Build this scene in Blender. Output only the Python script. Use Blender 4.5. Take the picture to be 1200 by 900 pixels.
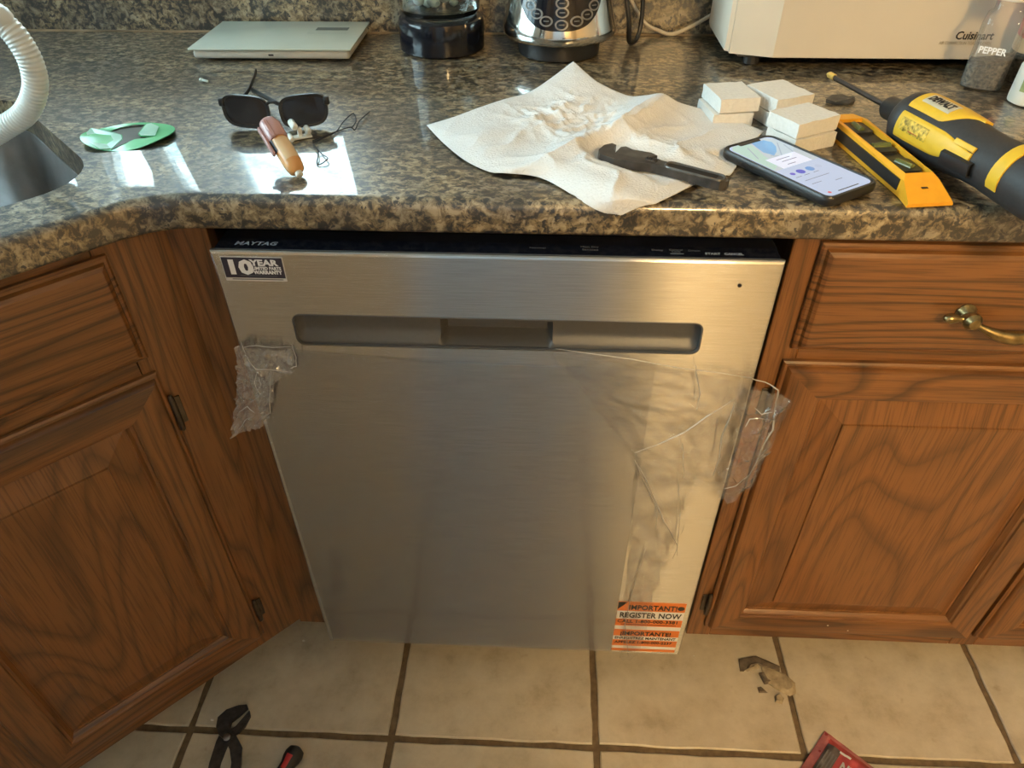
import bpy, bmesh, math, random
import numpy as np
from mathutils import Vector, Matrix, noise as mnoise

random.seed(7)
for o in list(bpy.data.objects):
    bpy.data.objects.remove(o)
scene = bpy.context.scene
COL = scene.collection
PI = math.pi

# ------------------------------------------------------------------ camera
CAM = Vector((0.0528, -0.6648, 1.2488))
YAW, PITCH, ROLL, FPX = 0.0506, 0.6998, -0.0066, 850.0
_cp, _sp = math.cos(PITCH), math.sin(PITCH)
FW = Vector((-math.sin(YAW)*_cp, math.cos(YAW)*_cp, -_sp))
_r = Vector((math.cos(YAW), math.sin(YAW), 0)); _u = _r.cross(FW)
RT = _r*math.cos(ROLL) + _u*math.sin(ROLL)
UP = -_r*math.sin(ROLL) + _u*math.cos(ROLL)
cam_data = bpy.data.cameras.new('camera')
cam_data.sensor_fit = 'HORIZONTAL'; cam_data.sensor_width = 36.0
cam_data.lens = FPX/1200.0*36.0
cam_data.clip_start = 0.02
cam = bpy.data.objects.new('camera', cam_data); COL.objects.link(cam)
mw = Matrix.Identity(4)
for i in range(3):
    mw[i][0] = RT[i]; mw[i][1] = UP[i]; mw[i][2] = -FW[i]; mw[i][3] = CAM[i]
cam.matrix_world = mw
scene.camera = cam

def at(u, v, z=None, y=None):
    """photo pixel (1200x900) -> point on the horizontal plane z or the vertical plane y"""
    d = FW + RT*((u-600)/FPX) + UP*((450-v)/FPX)
    t = (z-CAM.z)/d.z if z is not None else (y-CAM.y)/d.y
    return CAM + d*t

# ------------------------------------------------------------------ world, exposure
world = bpy.data.worlds.new('daylight'); scene.world = world
world.use_nodes = True
bg = world.node_tree.nodes['Background']
bg.inputs['Color'].default_value = (0.60, 0.83, 1.0, 1)
bg.inputs['Strength'].default_value = 19.0
# bright sky broken up by sunlit foliage, the same all round
_wn = world.node_tree; _tc = _wn.nodes.new('ShaderNodeTexCoord'); _nz = _wn.nodes.new('ShaderNodeTexNoise')
_nz.inputs['Scale'].default_value = 16.0; _nz.inputs['Detail'].default_value = 4.0
_rp = _wn.nodes.new('ShaderNodeValToRGB')
_rp.color_ramp.elements[0].position = 0.40; _rp.color_ramp.elements[0].color = (0.30, 0.52, 0.60, 1)
_rp.color_ramp.elements[1].position = 0.58; _rp.color_ramp.elements[1].color = (0.76, 0.95, 1.0, 1)
_wn.links.new(_tc.outputs['Generated'], _nz.inputs['Vector']); _wn.links.new(_nz.outputs['Fac'], _rp.inputs[0]); _wn.links.new(_rp.outputs[0], bg.inputs['Color'])
scene.view_settings.view_transform = 'Standard'
scene.view_settings.look = 'None'
scene.view_settings.gamma = 1.0
scene.view_settings.use_curve_mapping = False
scene.view_settings.exposure = -0.06
LAMP_POS = (0.74, -2.30)
LAMP_STRENGTH = 175.0

# ------------------------------------------------------------------ materials
MATS = {}
def newmat(name):
    m = bpy.data.materials.new(name); m.use_nodes = True
    nt = m.node_tree; b = nt.nodes['Principled BSDF']
    MATS[name] = m
    return m, nt, b
def N(nt, t, **kw):
    n = nt.nodes.new(t)
    for k, v in kw.items():
        if hasattr(n, k): setattr(n, k, v)
        else: n.inputs[k].default_value = v
    return n
def L(nt, a, b): nt.links.new(a, b)
def ramp(nt, stops, interp='LINEAR'):
    r = nt.nodes.new('ShaderNodeValToRGB'); cr = r.color_ramp; cr.interpolation = interp
    while len(cr.elements) < len(stops): cr.elements.new(0.5)
    for e, (p, c) in zip(cr.elements, stops):
        e.position = p; e.color = (c[0], c[1], c[2], 1)
    return r
def mapping(nt, scale=(1,1,1), rot=(0,0,0), coord='Object', rand=False):
    tc = N(nt, 'ShaderNodeTexCoord'); mp = N(nt, 'ShaderNodeMapping')
    mp.inputs['Scale'].default_value = scale; mp.inputs['Rotation'].default_value = rot
    L(nt, tc.outputs[coord], mp.inputs['Vector'])
    if rand:
        oi = N(nt, 'ShaderNodeObjectInfo'); mul = N(nt, 'ShaderNodeVectorMath', operation='SCALE')
        cx = N(nt, 'ShaderNodeCombineXYZ')
        m2 = N(nt, 'ShaderNodeMath', operation='MULTIPLY'); m2.inputs[1].default_value = 7.3
        m3 = N(nt, 'ShaderNodeMath', operation='MULTIPLY'); m3.inputs[1].default_value = 3.1
        L(nt, oi.outputs['Random'], m2.inputs[0]); L(nt, oi.outputs['Random'], m3.inputs[0])
        L(nt, m2.outputs[0], cx.inputs[0]); L(nt, m3.outputs[0], cx.inputs[1]); L(nt, m2.outputs[0], cx.inputs[2])
        L(nt, cx.outputs[0], mp.inputs['Location'])
    return mp.outputs['Vector']
def plain(name, col, rough=0.5, metal=0.0, spec=0.5, coat=0.0, noise=0.0, nscale=40, bump=0.0, sss=0.0):
    m, nt, b = newmat(name)
    b.inputs['Base Color'].default_value = (*col, 1)
    b.inputs['Roughness'].default_value = rough
    b.inputs['Metallic'].default_value = metal
    b.inputs['Specular IOR Level'].default_value = spec
    b.inputs['Coat Weight'].default_value = coat
    if noise or bump:
        v = mapping(nt); nz = N(nt, 'ShaderNodeTexNoise'); nz.inputs['Scale'].default_value = nscale
        nz.inputs['Detail'].default_value = 4; L(nt, v, nz.inputs['Vector'])
        if noise:
            r = ramp(nt, [(0.3, [c*(1-noise) for c in col]), (0.7, [min(1, c*(1+noise)) for c in col])])
            L(nt, nz.outputs['Fac'], r.inputs[0]); L(nt, r.outputs[0], b.inputs['Base Color'])
        if bump:
            bp = N(nt, 'ShaderNodeBump'); bp.inputs['Strength'].default_value = bump; bp.inputs['Distance'].default_value = 0.002
            L(nt, nz.outputs['Fac'], bp.inputs['Height']); L(nt, bp.outputs[0], b.inputs['Normal'])
    return m
def emit(name, col, s):
    m, nt, b = newmat(name)
    b.inputs['Base Color'].default_value = (0.02, 0.02, 0.02, 1)
    b.inputs['Roughness'].default_value = 0.15
    b.inputs['Emission Color'].default_value = (*col, 1); b.inputs['Emission Strength'].default_value = s
    return m
def glass(name, col=(1, 1, 1), rough=0.0, ior=1.45):
    m, nt, b = newmat(name)
    b.inputs['Base Color'].default_value = (*col, 1); b.inputs['Roughness'].default_value = rough
    b.inputs['Transmission Weight'].default_value = 1.0; b.inputs['IOR'].default_value = ior
    return m
def film(name, body=0.08, gloss=1.0, rough=0.08, tint=(0.97, 0.97, 0.97), haze=(0.8, 0.8, 0.8)):
    """thin clear plastic: transparent, with a Fresnel gloss and a slight milky haze"""
    m, nt, b = newmat(name)
    out = nt.nodes['Material Output']; nt.nodes.remove(b)
    tr = N(nt, 'ShaderNodeBsdfTransparent'); tr.inputs['Color'].default_value = (*tint, 1)
    gl = N(nt, 'ShaderNodeBsdfGlossy'); gl.inputs['Roughness'].default_value = rough
    df = N(nt, 'ShaderNodeBsdfDiffuse'); df.inputs['Color'].default_value = (*haze, 1)
    fr = N(nt, 'ShaderNodeFresnel'); fr.inputs['IOR'].default_value = 1.5
    mm = N(nt, 'ShaderNodeMath', operation='MULTIPLY'); mm.inputs[1].default_value = gloss; L(nt, fr.outputs[0], mm.inputs[0])
    m1 = N(nt, 'ShaderNodeMixShader'); m1.inputs[0].default_value = body
    L(nt, tr.outputs[0], m1.inputs[1]); L(nt, df.outputs[0], m1.inputs[2])
    m2 = N(nt, 'ShaderNodeMixShader'); L(nt, mm.outputs[0], m2.inputs[0])
    L(nt, m1.outputs[0], m2.inputs[1]); L(nt, gl.outputs[0], m2.inputs[2])
    L(nt, m2.outputs[0], out.inputs['Surface'])
    return m

def make_granite():
    m, nt, b = newmat('granite')
    v = mapping(nt, scale=(1.0, 1.35, 1.0), rot=(0, 0, 0.5))
    n1 = N(nt, 'ShaderNodeTexNoise'); n1.inputs['Scale'].default_value = 84; n1.inputs['Detail'].default_value = 6
    n1.inputs['Roughness'].default_value = 0.70; n1.inputs['Distortion'].default_value = 0.5
    L(nt, v, n1.inputs['Vector'])
    r1 = ramp(nt, [(0.41, (0.007, 0.007, 0.008)), (0.445, (0.026, 0.021, 0.016)), (0.475, (0.135, 0.102, 0.056)),
                   (0.54, (0.25, 0.20, 0.115)), (0.60, (0.42, 0.365, 0.25))])
    L(nt, n1.outputs['Fac'], r1.inputs[0])
    n2 = N(nt, 'ShaderNodeTexNoise'); n2.inputs['Scale'].default_value = 16; n2.inputs['Detail'].default_value = 3
    L(nt, v, n2.inputs['Vector'])
    r2 = ramp(nt, [(0.40, (0.52, 0.52, 0.56)), (0.58, (0.90, 0.86, 0.80))])
    L(nt, n2.outputs['Fac'], r2.inputs[0])
    mx = N(nt, 'ShaderNodeMix', data_type='RGBA', blend_type='MULTIPLY'); mx.inputs[0].default_value = 1.0
    L(nt, r1.outputs[0], mx.inputs[6]); L(nt, r2.outputs[0], mx.inputs[7])
    # black mica flecks
    vo = N(nt, 'ShaderNodeTexNoise'); vo.inputs['Scale'].default_value = 130; vo.inputs['Detail'].default_value = 2
    L(nt, v, vo.inputs['Vector'])
    r3 = ramp(nt, [(0.60, (0, 0, 0)), (0.65, (1, 1, 1))]); L(nt, vo.outputs['Fac'], r3.inputs[0])
    m2 = N(nt, 'ShaderNodeMix', data_type='RGBA'); L(nt, r3.outputs[0], m2.inputs[0])
    L(nt, mx.outputs[2], m2.inputs[6]); m2.inputs[7].default_value = (0.012, 0.011, 0.012, 1)
    L(nt, m2.outputs[2], b.inputs['Base Color'])
    b.inputs['Roughness'].default_value = 0.40
    b.inputs['Specular IOR Level'].default_value = 1.0
    b.inputs['Coat Weight'].default_value = 0.85; b.inputs['Coat Roughness'].default_value = 0.035
    return m
GRANITE = make_granite()

def make_oak(name, axis, tint=0.95, g=0.10, soft=0.0, fscale=11.0, rings=17.0):
    """oak with the grain along local x or z; the rings are cut flat so cathedral arches show"""
    m, nt, b = newmat(name)
    sc = (g, 0.12, 1) if axis == 'x' else (1, 0.12, g)
    v = mapping(nt, scale=sc, rand=True)
    n0 = N(nt, 'ShaderNodeTexNoise'); n0.inputs['Scale'].default_value = fscale; n0.inputs['Detail'].default_value = 1.0
    L(nt, v, n0.inputs['Vector'])
    # growth rings: contour lines of a slow noise field
    mu = N(nt, 'ShaderNodeMath', operation='MULTIPLY'); mu.inputs[1].default_value = rings; L(nt, n0.outputs['Fac'], mu.inputs[0])
    fr = N(nt, 'ShaderNodeMath', operation='FRACT'); L(nt, mu.outputs[0], fr.inputs[0])
    hi = (0.232*tint, 0.094*tint, 0.026*tint)
    def c(f): f = f+(1-f)*soft; return [q*f for q in hi]
    r1 = ramp(nt, [(0.0, c(0.36)), (0.10, c(0.58)), (0.30, c(1.0)), (0.72, c(0.94)), (0.93, c(0.68)), (1.0, c(0.36))])
    L(nt, fr.outputs[0], r1.inputs[0])
    # pores
    sc2 = (0.03, 0.05, 1) if axis == 'x' else (1, 0.05, 0.03)
    v2 = mapping(nt, scale=sc2, rand=True)
    n1 = N(nt, 'ShaderNodeTexNoise'); n1.inputs['Scale'].default_value = 420; n1.inputs['Detail'].default_value = 2
    L(nt, v2, n1.inputs['Vector'])
    r2 = ramp(nt, [(0.36, (0.45, 0.42, 0.40)), (0.52, (1, 1, 1))]); L(nt, n1.outputs['Fac'], r2.inputs[0])
    mx = N(nt, 'ShaderNodeMix', data_type='RGBA', blend_type='MULTIPLY'); mx.inputs[0].default_value = 0.6
    L(nt, r1.outputs[0], mx.inputs[6]); L(nt, r2.outputs[0], mx.inputs[7])
    L(nt, mx.outputs[2], b.inputs['Base Color'])
    b.inputs['Roughness'].default_value = 0.42
    b.inputs['Coat Weight'].default_value = 0.25; b.inputs['Coat Roughness'].default_value = 0.25
    bp = N(nt, 'ShaderNodeBump'); bp.inputs['Strength'].default_value = 0.25; bp.inputs['Distance'].default_value = 0.0006
    L(nt, n1.outputs['Fac'], bp.inputs['Height']); L(nt, bp.outputs[0], b.inputs['Normal'])
    return m
OAKX = make_oak('oak_grain_across', 'x'); OAKZ = make_oak('oak_grain_upright', 'z', soft=0.25)
OAKP = make_oak('oak_panel', 'z', g=0.22, soft=0.35, fscale=6.5, rings=15.0)

def make_steel():
    m, nt, b = newmat('brushed_steel')
    b.inputs['Base Color'].default_value = (0.60, 0.585, 0.56, 1)
    b.inputs['Metallic'].default_value = 1.0
    b.inputs['Roughness'].default_value = 0.265
    b.inputs['Anisotropic'].default_value = 1.0
    tg = N(nt, 'ShaderNodeTangent'); tg.direction_type = 'UV_MAP'; tg.uv_map = 'grain'
    L(nt, tg.outputs[0], b.inputs['Tangent'])
    v = mapping(nt, scale=(0.02, 1, 1)); nz = N(nt, 'ShaderNodeTexNoise'); nz.inputs['Scale'].default_value = 900
    nz.inputs['Detail'].default_value = 2; L(nt, v, nz.inputs['Vector'])
    r = ramp(nt, [(0.3, (0.545, 0.54, 0.53)), (0.7, (0.67, 0.665, 0.655))]); L(nt, nz.outputs['Fac'], r.inputs[0])
    L(nt, r.outputs[0], b.inputs['Base Color'])
    return m
STEEL = make_steel()

def make_tile():
    m, nt, b = newmat('beige_tile')
    v = mapping(nt, rand=True)
    n1 = N(nt, 'ShaderNodeTexNoise'); n1.inputs['Scale'].default_value = 15; n1.inputs['Detail'].default_value = 6
    n1.inputs['Roughness'].default_value = 0.65; L(nt, v, n1.inputs['Vector'])
    r = ramp(nt, [(0.28, (0.40, 0.335, 0.235)), (0.46, (0.53, 0.46, 0.345)), (0.62, (0.60, 0.53, 0.41)), (0.76, (0.52, 0.45, 0.33))])
    L(nt, n1.outputs['Fac'], r.inputs[0])
    n2 = N(nt, 'ShaderNodeTexNoise'); n2.inputs['Scale'].default_value = 34; n2.inputs['Detail'].default_value = 4
    L(nt, v, n2.inputs['Vector'])
    r2 = ramp(nt, [(0.69, (1, 1, 1)), (0.80, (0.72, 0.64, 0.55))]); L(nt, n2.outputs['Fac'], r2.inputs[0])
    mx = N(nt, 'ShaderNodeMix', data_type='RGBA', blend_type='MULTIPLY'); mx.inputs[0].default_value = 0.8
    L(nt, r.outputs[0], mx.inputs[6]); L(nt, r2.outputs[0], mx.inputs[7]); L(nt, mx.outputs[2], b.inputs['Base Color'])
    b.inputs['Roughness'].default_value = 0.38
    bp = N(nt, 'ShaderNodeBump'); bp.inputs['Strength'].default_value = 0.35; bp.inputs['Distance'].default_value = 0.003
    L(nt, n1.outputs['Fac'], bp.inputs['Height']); L(nt, bp.outputs[0], b.inputs['Normal'])
    return m
TILE = make_tile()
GROUT = plain('grout', (0.145, 0.100, 0.055), 0.9, noise=0.3, nscale=90, bump=0.3)
WALLM = plain('wall_paint', (0.42, 0.38, 0.32), 0.7, noise=0.03, nscale=60)
WALLWARM = plain('warm_wall_paint', (0.42, 0.36, 0.27), 0.6, noise=0.03, nscale=60)
CEILM = plain('ceiling_paint', (0.62, 0.61, 0.59), 0.8, noise=0.03)
WHITEPAINT = plain('white_paint', (0.75, 0.75, 0.73), 0.4)
GLASSWIN = film('window_glass', body=0.0, gloss=1.0, rough=0.0, tint=(0.97, 0.98, 0.98))
DARKCURT = plain('dark_blue_fabric', (0.05, 0.06, 0.08), 0.8, noise=0.2)
BLACKGLOSS = plain('black_gloss', (0.006, 0.007, 0.012), 0.12, noise=0.1)
BLACKPL = plain('black_plastic', (0.016, 0.016, 0.017), 0.42, noise=0.15, nscale=300)
DARKRUB = plain('dark_rubber', (0.03, 0.03, 0.031), 0.55, noise=0.15, nscale=300, bump=0.05)
CASEM = plain('phone_case_rubber', (0.012, 0.012, 0.013), 0.38, noise=0.1, nscale=200)
GREYPL = plain('grey_plastic', (0.072, 0.071, 0.070), 0.40, noise=0.05, nscale=200)
GREYDK = plain('dark_grey_plastic', (0.075, 0.075, 0.078), 0.4, noise=0.05, nscale=200)
GAPM = plain('shadow_grey_metal', (0.05, 0.055, 0.065), 0.5, noise=0.3, nscale=60)
PRINTGREY = plain('grey_print', (0.22, 0.24, 0.28), 0.5)
PRINTDIM = plain('dim_grey_print', (0.10, 0.105, 0.11), 0.5)
PRINTBLACK = plain('black_print', (0.012, 0.011, 0.012), 0.45)
PRINTWHITE = plain('white_print', (0.78, 0.77, 0.76), 0.45)
STICKDARK = plain('dark_sticker', (0.035, 0.028, 0.045), 0.35, noise=0.1)
STICKCLEAR = plain('pale_sticker', (0.55, 0.54, 0.52), 0.35)
ORANGE = plain('orange_sticker', (0.72, 0.20, 0.04), 0.45, noise=0.05)
BRASS = plain('antique_brass', (0.30, 0.23, 0.11), 0.30, metal=1.0, noise=0.35, nscale=120)
HINGEM = plain('dark_hinge_metal', (0.10, 0.08, 0.06), 0.4, metal=0.8, noise=0.3)
SINKM = plain('sink_steel', (0.45, 0.45, 0.45), 0.34, metal=1.0, noise=0.08, nscale=60)
WOODIN = plain('cabinet_inside', (0.10, 0.055, 0.025), 0.7, noise=0.2)
HOSEM = plain('white_hose_plastic', (0.72, 0.74, 0.70), 0.32, noise=0.03)
SCALETOP = plain('scale_glass_top', (0.50, 0.56, 0.49), 0.22, noise=0.04, nscale=15)
SCALEBODY = plain('scale_body_plastic', (0.50, 0.49, 0.44), 0.45, noise=0.03)
LCD = plain('lcd_grey', (0.13, 0.15, 0.14), 0.25, noise=0.05)
PAPER = plain('paper_towel', (0.70, 0.70, 0.695), 0.95, noise=0.03, nscale=420, bump=0.55)
FOAM = plain('white_foam', (0.70, 0.69, 0.655), 0.9, noise=0.05, nscale=250, bump=0.5)
WRENCHM = plain('black_oxide_steel', (0.085, 0.080, 0.078), 0.40, metal=0.7, noise=0.3, nscale=90)
JAWM = plain('worn_jaw_steel', (0.12, 0.115, 0.11), 0.38, metal=0.7, noise=0.3, nscale=90)
WRENCHDK = plain('dark_recess_steel', (0.012, 0.011, 0.012), 0.5, metal=0.3, noise=0.2)
YELLOW = plain('tool_yellow', (0.72, 0.44, 0.03), 0.42, noise=0.05, nscale=100)
LVYELLOW = plain('level_yellow', (0.80, 0.37, 0.02), 0.38, noise=0.04, nscale=100)
GOLD = plain('gold_band', (0.85, 0.60, 0.16), 0.3, metal=0.6)
BITM = plain('dark_bit_steel', (0.10, 0.085, 0.075), 0.35, metal=0.8, noise=0.2)
REDM = plain('red_plastic', (0.45, 0.03, 0.03), 0.4, noise=0.1)
SILVERPL = plain('silver_label', (0.62, 0.58, 0.45), 0.3, metal=0.3, noise=0.05)
VIAL = plain('green_vial', (0.10, 0.12, 0.04), 0.12, noise=0.1)
OVENM = plain('cream_appliance', (0.60, 0.545, 0.45), 0.38, noise=0.015, nscale=20)
OVENSIDE = plain('cream_side_plastic', (0.66, 0.60, 0.50), 0.45, noise=0.03)
CORDW = plain('white_cord', (0.55, 0.48, 0.38), 0.5)
CHROME = plain('chrome', (0.72, 0.70, 0.66), 0.12, metal=1.0, noise=0.05, nscale=10)
GLASSM = glass('clear_glass', (0.93, 0.96, 0.94))
CLEARPL = film('clear_bottle_plastic', body=0.10, gloss=0.55, rough=0.06, tint=(0.97, 0.96, 0.945), haze=(0.7, 0.66, 0.6))
PEPPERM = plain('ground_pepper', (0.11, 0.088, 0.060), 0.7, noise=0.95, nscale=240, bump=1.0)
SALTM = plain('white_shaker', (0.66, 0.63, 0.55), 0.4, noise=0.03)
PALEGLASS = plain('pale_glass_bits', (0.42, 0.47, 0.42), 0.15, noise=0.4, nscale=60)
LENSM = plain('dark_lens', (0.022, 0.022, 0.026), 0.09, noise=0.1)
TUBEOR = plain('amber_tube', (0.62, 0.30, 0.10), 0.22, noise=0.08, nscale=60)
TUBELB = plain('cream_tube_label', (0.66, 0.45, 0.25), 0.25, noise=0.05)
TUBECAP = plain('pink_cap', (0.46, 0.27, 0.26), 0.18, noise=0.1)
WHITEPL = plain('white_plastic', (0.72, 0.73, 0.68), 0.35)
THREAD = plain('black_thread', (0.012, 0.013, 0.018), 0.7)
GREENM = plain('green_film', (0.16, 0.55, 0.26), 0.16, noise=0.12, nscale=14)
GREENGLARE = plain('green_film_glare', (0.38, 0.66, 0.52), 0.14, noise=0.06, nscale=30)  # pale tone paints the glare on the green film
OLIVE = plain('dark_olive_lining', (0.040, 0.038, 0.022), 0.35, noise=0.3, nscale=60)
CLAY = plain('putty', (0.36, 0.29, 0.19), 0.8, noise=0.35, nscale=90, bump=0.5)
CLAYDK = plain('dirty_putty', (0.13, 0.10, 0.07), 0.85, noise=0.4, nscale=90, bump=0.4)
PACKRED = plain('red_packet_film', (0.38, 0.06, 0.065), 0.16, noise=0.35, nscale=50)
PACKPINK = plain('pink_packet_edge', (0.50, 0.17, 0.17), 0.22, noise=0.25, nscale=60)
PACKGREY = plain('grey_packet_panel', (0.10, 0.085, 0.085), 0.2, noise=0.3, nscale=60)
FILM = film('protective_film', body=0.045, gloss=0.75, rough=0.10)
FILMW = film('crumpled_film', body=0.06, gloss=0.55, rough=0.06)
FILMC = film('film_crease_glint', body=0.48, gloss=2.5, rough=0.12, haze=(0.9, 0.88, 0.84))
FILMT2 = film('crumpled_edge_film', body=0.10, gloss=2.6, rough=0.10)
FILMT = film('torn_film', body=0.30, gloss=2.2, rough=0.10)
CRUMB = plain('white_crumb', (0.75, 0.72, 0.66), 0.8)
RUBSCRAP = plain('grey_rubber_scrap', (0.05, 0.048, 0.045), 0.35, noise=0.4, nscale=120)

# ------------------------------------------------------------------ mesh helpers
class MB:
    def __init__(s): s.v = []; s.f = []
    def add(s, vs, fs):
        o = len(s.v); s.v += [tuple(v) for v in vs]; s.f += [tuple(i+o for i in f) for f in fs]; return s
    def box(s, x0, x1, y0, y1, z0, z1):
        return s.add([(x0,y0,z0),(x1,y0,z0),(x1,y1,z0),(x0,y1,z0),(x0,y0,z1),(x1,y0,z1),(x1,y1,z1),(x0,y1,z1)],
                     [(0,3,2,1),(4,5,6,7),(0,1,5,4),(1,2,6,5),(2,3,7,6),(3,0,4,7)])
    def rbox(s, x0, x1, y0, y1, z0, z1, b=0.002, seg=2):
        bm = bmesh.new(); bmesh.ops.create_cube(bm, size=1)
        for v in bm.verts:
            v.co = ((x0+x1)/2+v.co.x*(x1-x0), (y0+y1)/2+v.co.y*(y1-y0), (z0+z1)/2+v.co.z*(z1-z0))
        bmesh.ops.bevel(bm, geom=bm.edges[:], offset=b, segments=seg, affect='EDGES', profile=0.5)
        s.frombm(bm); bm.free(); return s
    def frombm(s, bm):
        bm.verts.index_update()
        return s.add([v.co[:] for v in bm.verts], [[v.index for v in f.verts] for f in bm.faces])
    def prism(s, pts, z0, z1):
        n = len(pts)
        return s.add([(x,y,z0) for x,y in pts]+[(x,y,z1) for x,y in pts],
                     [tuple(range(n-1,-1,-1)), tuple(range(n,2*n))]+[(i,(i+1)%n,n+(i+1)%n,n+i) for i in range(n)])
    def lathe(s, prof, n=32, axis='z', c=(0,0,0), caps=True, sx=1.0, sy=1.0):
        """prof: list of (radius, height)"""
        vs = []
        for r, h in prof:
            for i in range(n):
                a = 2*PI*i/n; p, q = r*math.cos(a)*sx, r*math.sin(a)*sy
                if axis == 'z': vs.append((c[0]+p, c[1]+q, c[2]+h))
                elif axis == 'x': vs.append((c[0]+h, c[1]+p, c[2]+q))
                else: vs.append((c[0]+p, c[1]+h, c[2]+q))
        fs = []
        for k in range(len(prof)-1):
            for i in range(n):
                j = (i+1) % n
                fs.append((k*n+i, k*n+j, (k+1)*n+j, (k+1)*n+i))
        if caps:
            fs.append(tuple(range(n-1,-1,-1))); fs.append(tuple(range((len(prof)-1)*n, len(prof)*n)))
        return s.add(vs, fs)
    def tube(s, path, r, n=8, closed=False):
        path = [Vector(p) for p in path]; m = len(path)
        rs = r if isinstance(r, (list, tuple)) else [r]*m
        up = None; vs = []
        for i, p in enumerate(path):
            t = (path[(i+1)%m]-path[i-1]) if closed else (path[min(i+1,m-1)]-path[max(i-1,0)])
            t.normalize()
            if up is None:
                up = t.orthogonal().normalized()
            up = (up - t*up.dot(t)).normalized(); b = t.cross(up)
            for k in range(n):
                a = 2*PI*k/n
                vs.append(p + (up*math.cos(a)+b*math.sin(a))*rs[i])
        fs = []
        for i in range(m if closed else m-1):
            for k in range(n):
                a, b2 = i*n+k, i*n+(k+1)%n; c2, d = ((i+1)%m)*n+(k+1)%n, ((i+1)%m)*n+k
                fs.append((a, b2, c2, d))
        if not closed:
            fs.append(tuple(range(n-1,-1,-1))); fs.append(tuple(range((m-1)*n, m*n)))
        return s.add(vs, fs)
    def grid(s, P, closed=False):
        """P[i][j] 2-D array of points -> quads"""
        a, b = len(P), len(P[0]); vs = [p for row in P for p in row]
        fs = [(i*b+j, i*b+j+1, (i+1)*b+j+1, (i+1)*b+j) for i in range(a-1) for j in range(b-1)]
        return s.add(vs, fs)
    def loft(s, loops, caps=True):
        n = len(loops[0]); vs = [p for l in loops for p in l]
        fs = [(k*n+i, k*n+(i+1)%n, (k+1)*n+(i+1)%n, (k+1)*n+i) for k in range(len(loops)-1) for i in range(n)]
        if caps: fs += [tuple(range(n-1,-1,-1)), tuple(range((len(loops)-1)*n, len(loops)*n))]
        return s.add(vs, fs)

def obj(name, mb, mat, parent=None, smooth=False, world=False, recalc=True, kind=None, label=None, sharp=40):
    me = bpy.data.meshes.new(name)
    me.from_pydata([tuple(v) for v in mb.v], [], mb.f); me.update()
    if recalc:
        bm = bmesh.new(); bm.from_mesh(me); bmesh.ops.recalc_face_normals(bm, faces=bm.faces[:]); bm.to_mesh(me); bm.free()
    if smooth:
        for p in me.polygons: p.use_smooth = True
        if sharp: me.set_sharp_from_angle(angle=math.radians(sharp))
    me.materials.append(mat)
    o = bpy.data.objects.new(name, me); COL.objects.link(o)
    if parent is not None:
        o.parent = parent
        if world: o.matrix_parent_inverse = parent_matrix(parent).inverted()
    if kind: o['kind'] = kind
    if label: o['label'] = label
    return o
def parent_matrix(p):
    m = Matrix.LocRotScale(p.location, p.rotation_euler, p.scale)
    return (parent_matrix(p.parent) @ p.matrix_parent_inverse @ m) if p.parent else m
def thing(name, label, cat, loc=(0,0,0), rotz=0.0, group=None, rot=None):
    o = bpy.data.objects.new(name, None); COL.objects.link(o)
    o.empty_display_size = 0.02
    o.location = loc; o.rotation_euler = rot if rot is not None else (0, 0, rotz)
    return tag(o, label, cat, group)
def tag(o, label, cat, group=None):
    o['label'] = label; o['category'] = cat
    if group: o['group'] = group
    return o
def text_mb(body, size, org, ex, ey, depth=0.0003, width=None, align='LEFT', bold=0.0, shear=0.0):
    cu = bpy.data.curves.new('t', 'FONT'); cu.body = body; cu.size = size; cu.extrude = depth/2
    cu.align_x = align; cu.offset = bold; cu.shear = shear; cu.resolution_u = 2
    o = bpy.data.objects.new('t', cu); COL.objects.link(o)
    dg = bpy.context.evaluated_depsgraph_get(); ev = o.evaluated_get(dg); me = ev.to_mesh()
    vs = [v.co.copy() for v in me.vertices]; fs = [tuple(p.vertices) for p in me.polygons]
    ev.to_mesh_clear(); bpy.data.objects.remove(o); bpy.data.curves.remove(cu)
    ex = Vector(ex).normalized(); ey = Vector(ey).normalized(); ez = ex.cross(ey)
    xs = [v.x for v in vs]; k = 1.0
    if width: k = width/(max(xs)-min(xs))
    org = Vector(org); mb = MB()
    mb.add([org + ex*(v.x*k) + ey*v.y + ez*(v.z+depth/2) for v in vs], fs)
    return mb
def rrect(x0, x1, y0, y1, r, n=5):
    pts = []
    for cx, cy, a0 in ((x1-r, y1-r, 0), (x0+r, y1-r, PI/2), (x0+r, y0+r, PI), (x1-r, y0+r, 1.5*PI)):
        for i in range(n+1):
            a = a0 + i*PI/2/n; pts.append((cx+r*math.cos(a), cy+r*math.sin(a)))
    return pts
def fill_with_holes(loops):
    """flat region bounded by loops (first the outline); returns verts, faces of a triangle fill"""
    bm = bmesh.new(); edges = []
    for lp in loops:
        vs = [bm.verts.new(p) for p in lp]
        edges += [bm.edges.new((vs[i], vs[(i+1) % len(vs)])) for i in range(len(vs))]
    bmesh.ops.triangle_fill(bm, use_beauty=True, edges=edges)
    bm.verts.index_update()
    r = ([v.co[:] for v in bm.verts], [[v.index for v in f.verts] for f in bm.faces]); bm.free(); return r
def catmull(pts, n=8):
    pts = [Vector(p) for p in pts]; out = []
    for i in range(len(pts)-1):
        p0 = pts[max(i-1,0)]; p1 = pts[i]; p2 = pts[i+1]; p3 = pts[min(i+2,len(pts)-1)]
        for k in range(n):
            t = k/n
            out.append(0.5*((2*p1)+(p2-p0)*t+(2*p0-5*p1+4*p2-p3)*t*t+(3*p1-p0-3*p2+p3)*t**3))
    out.append(pts[-1]); return out
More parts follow.
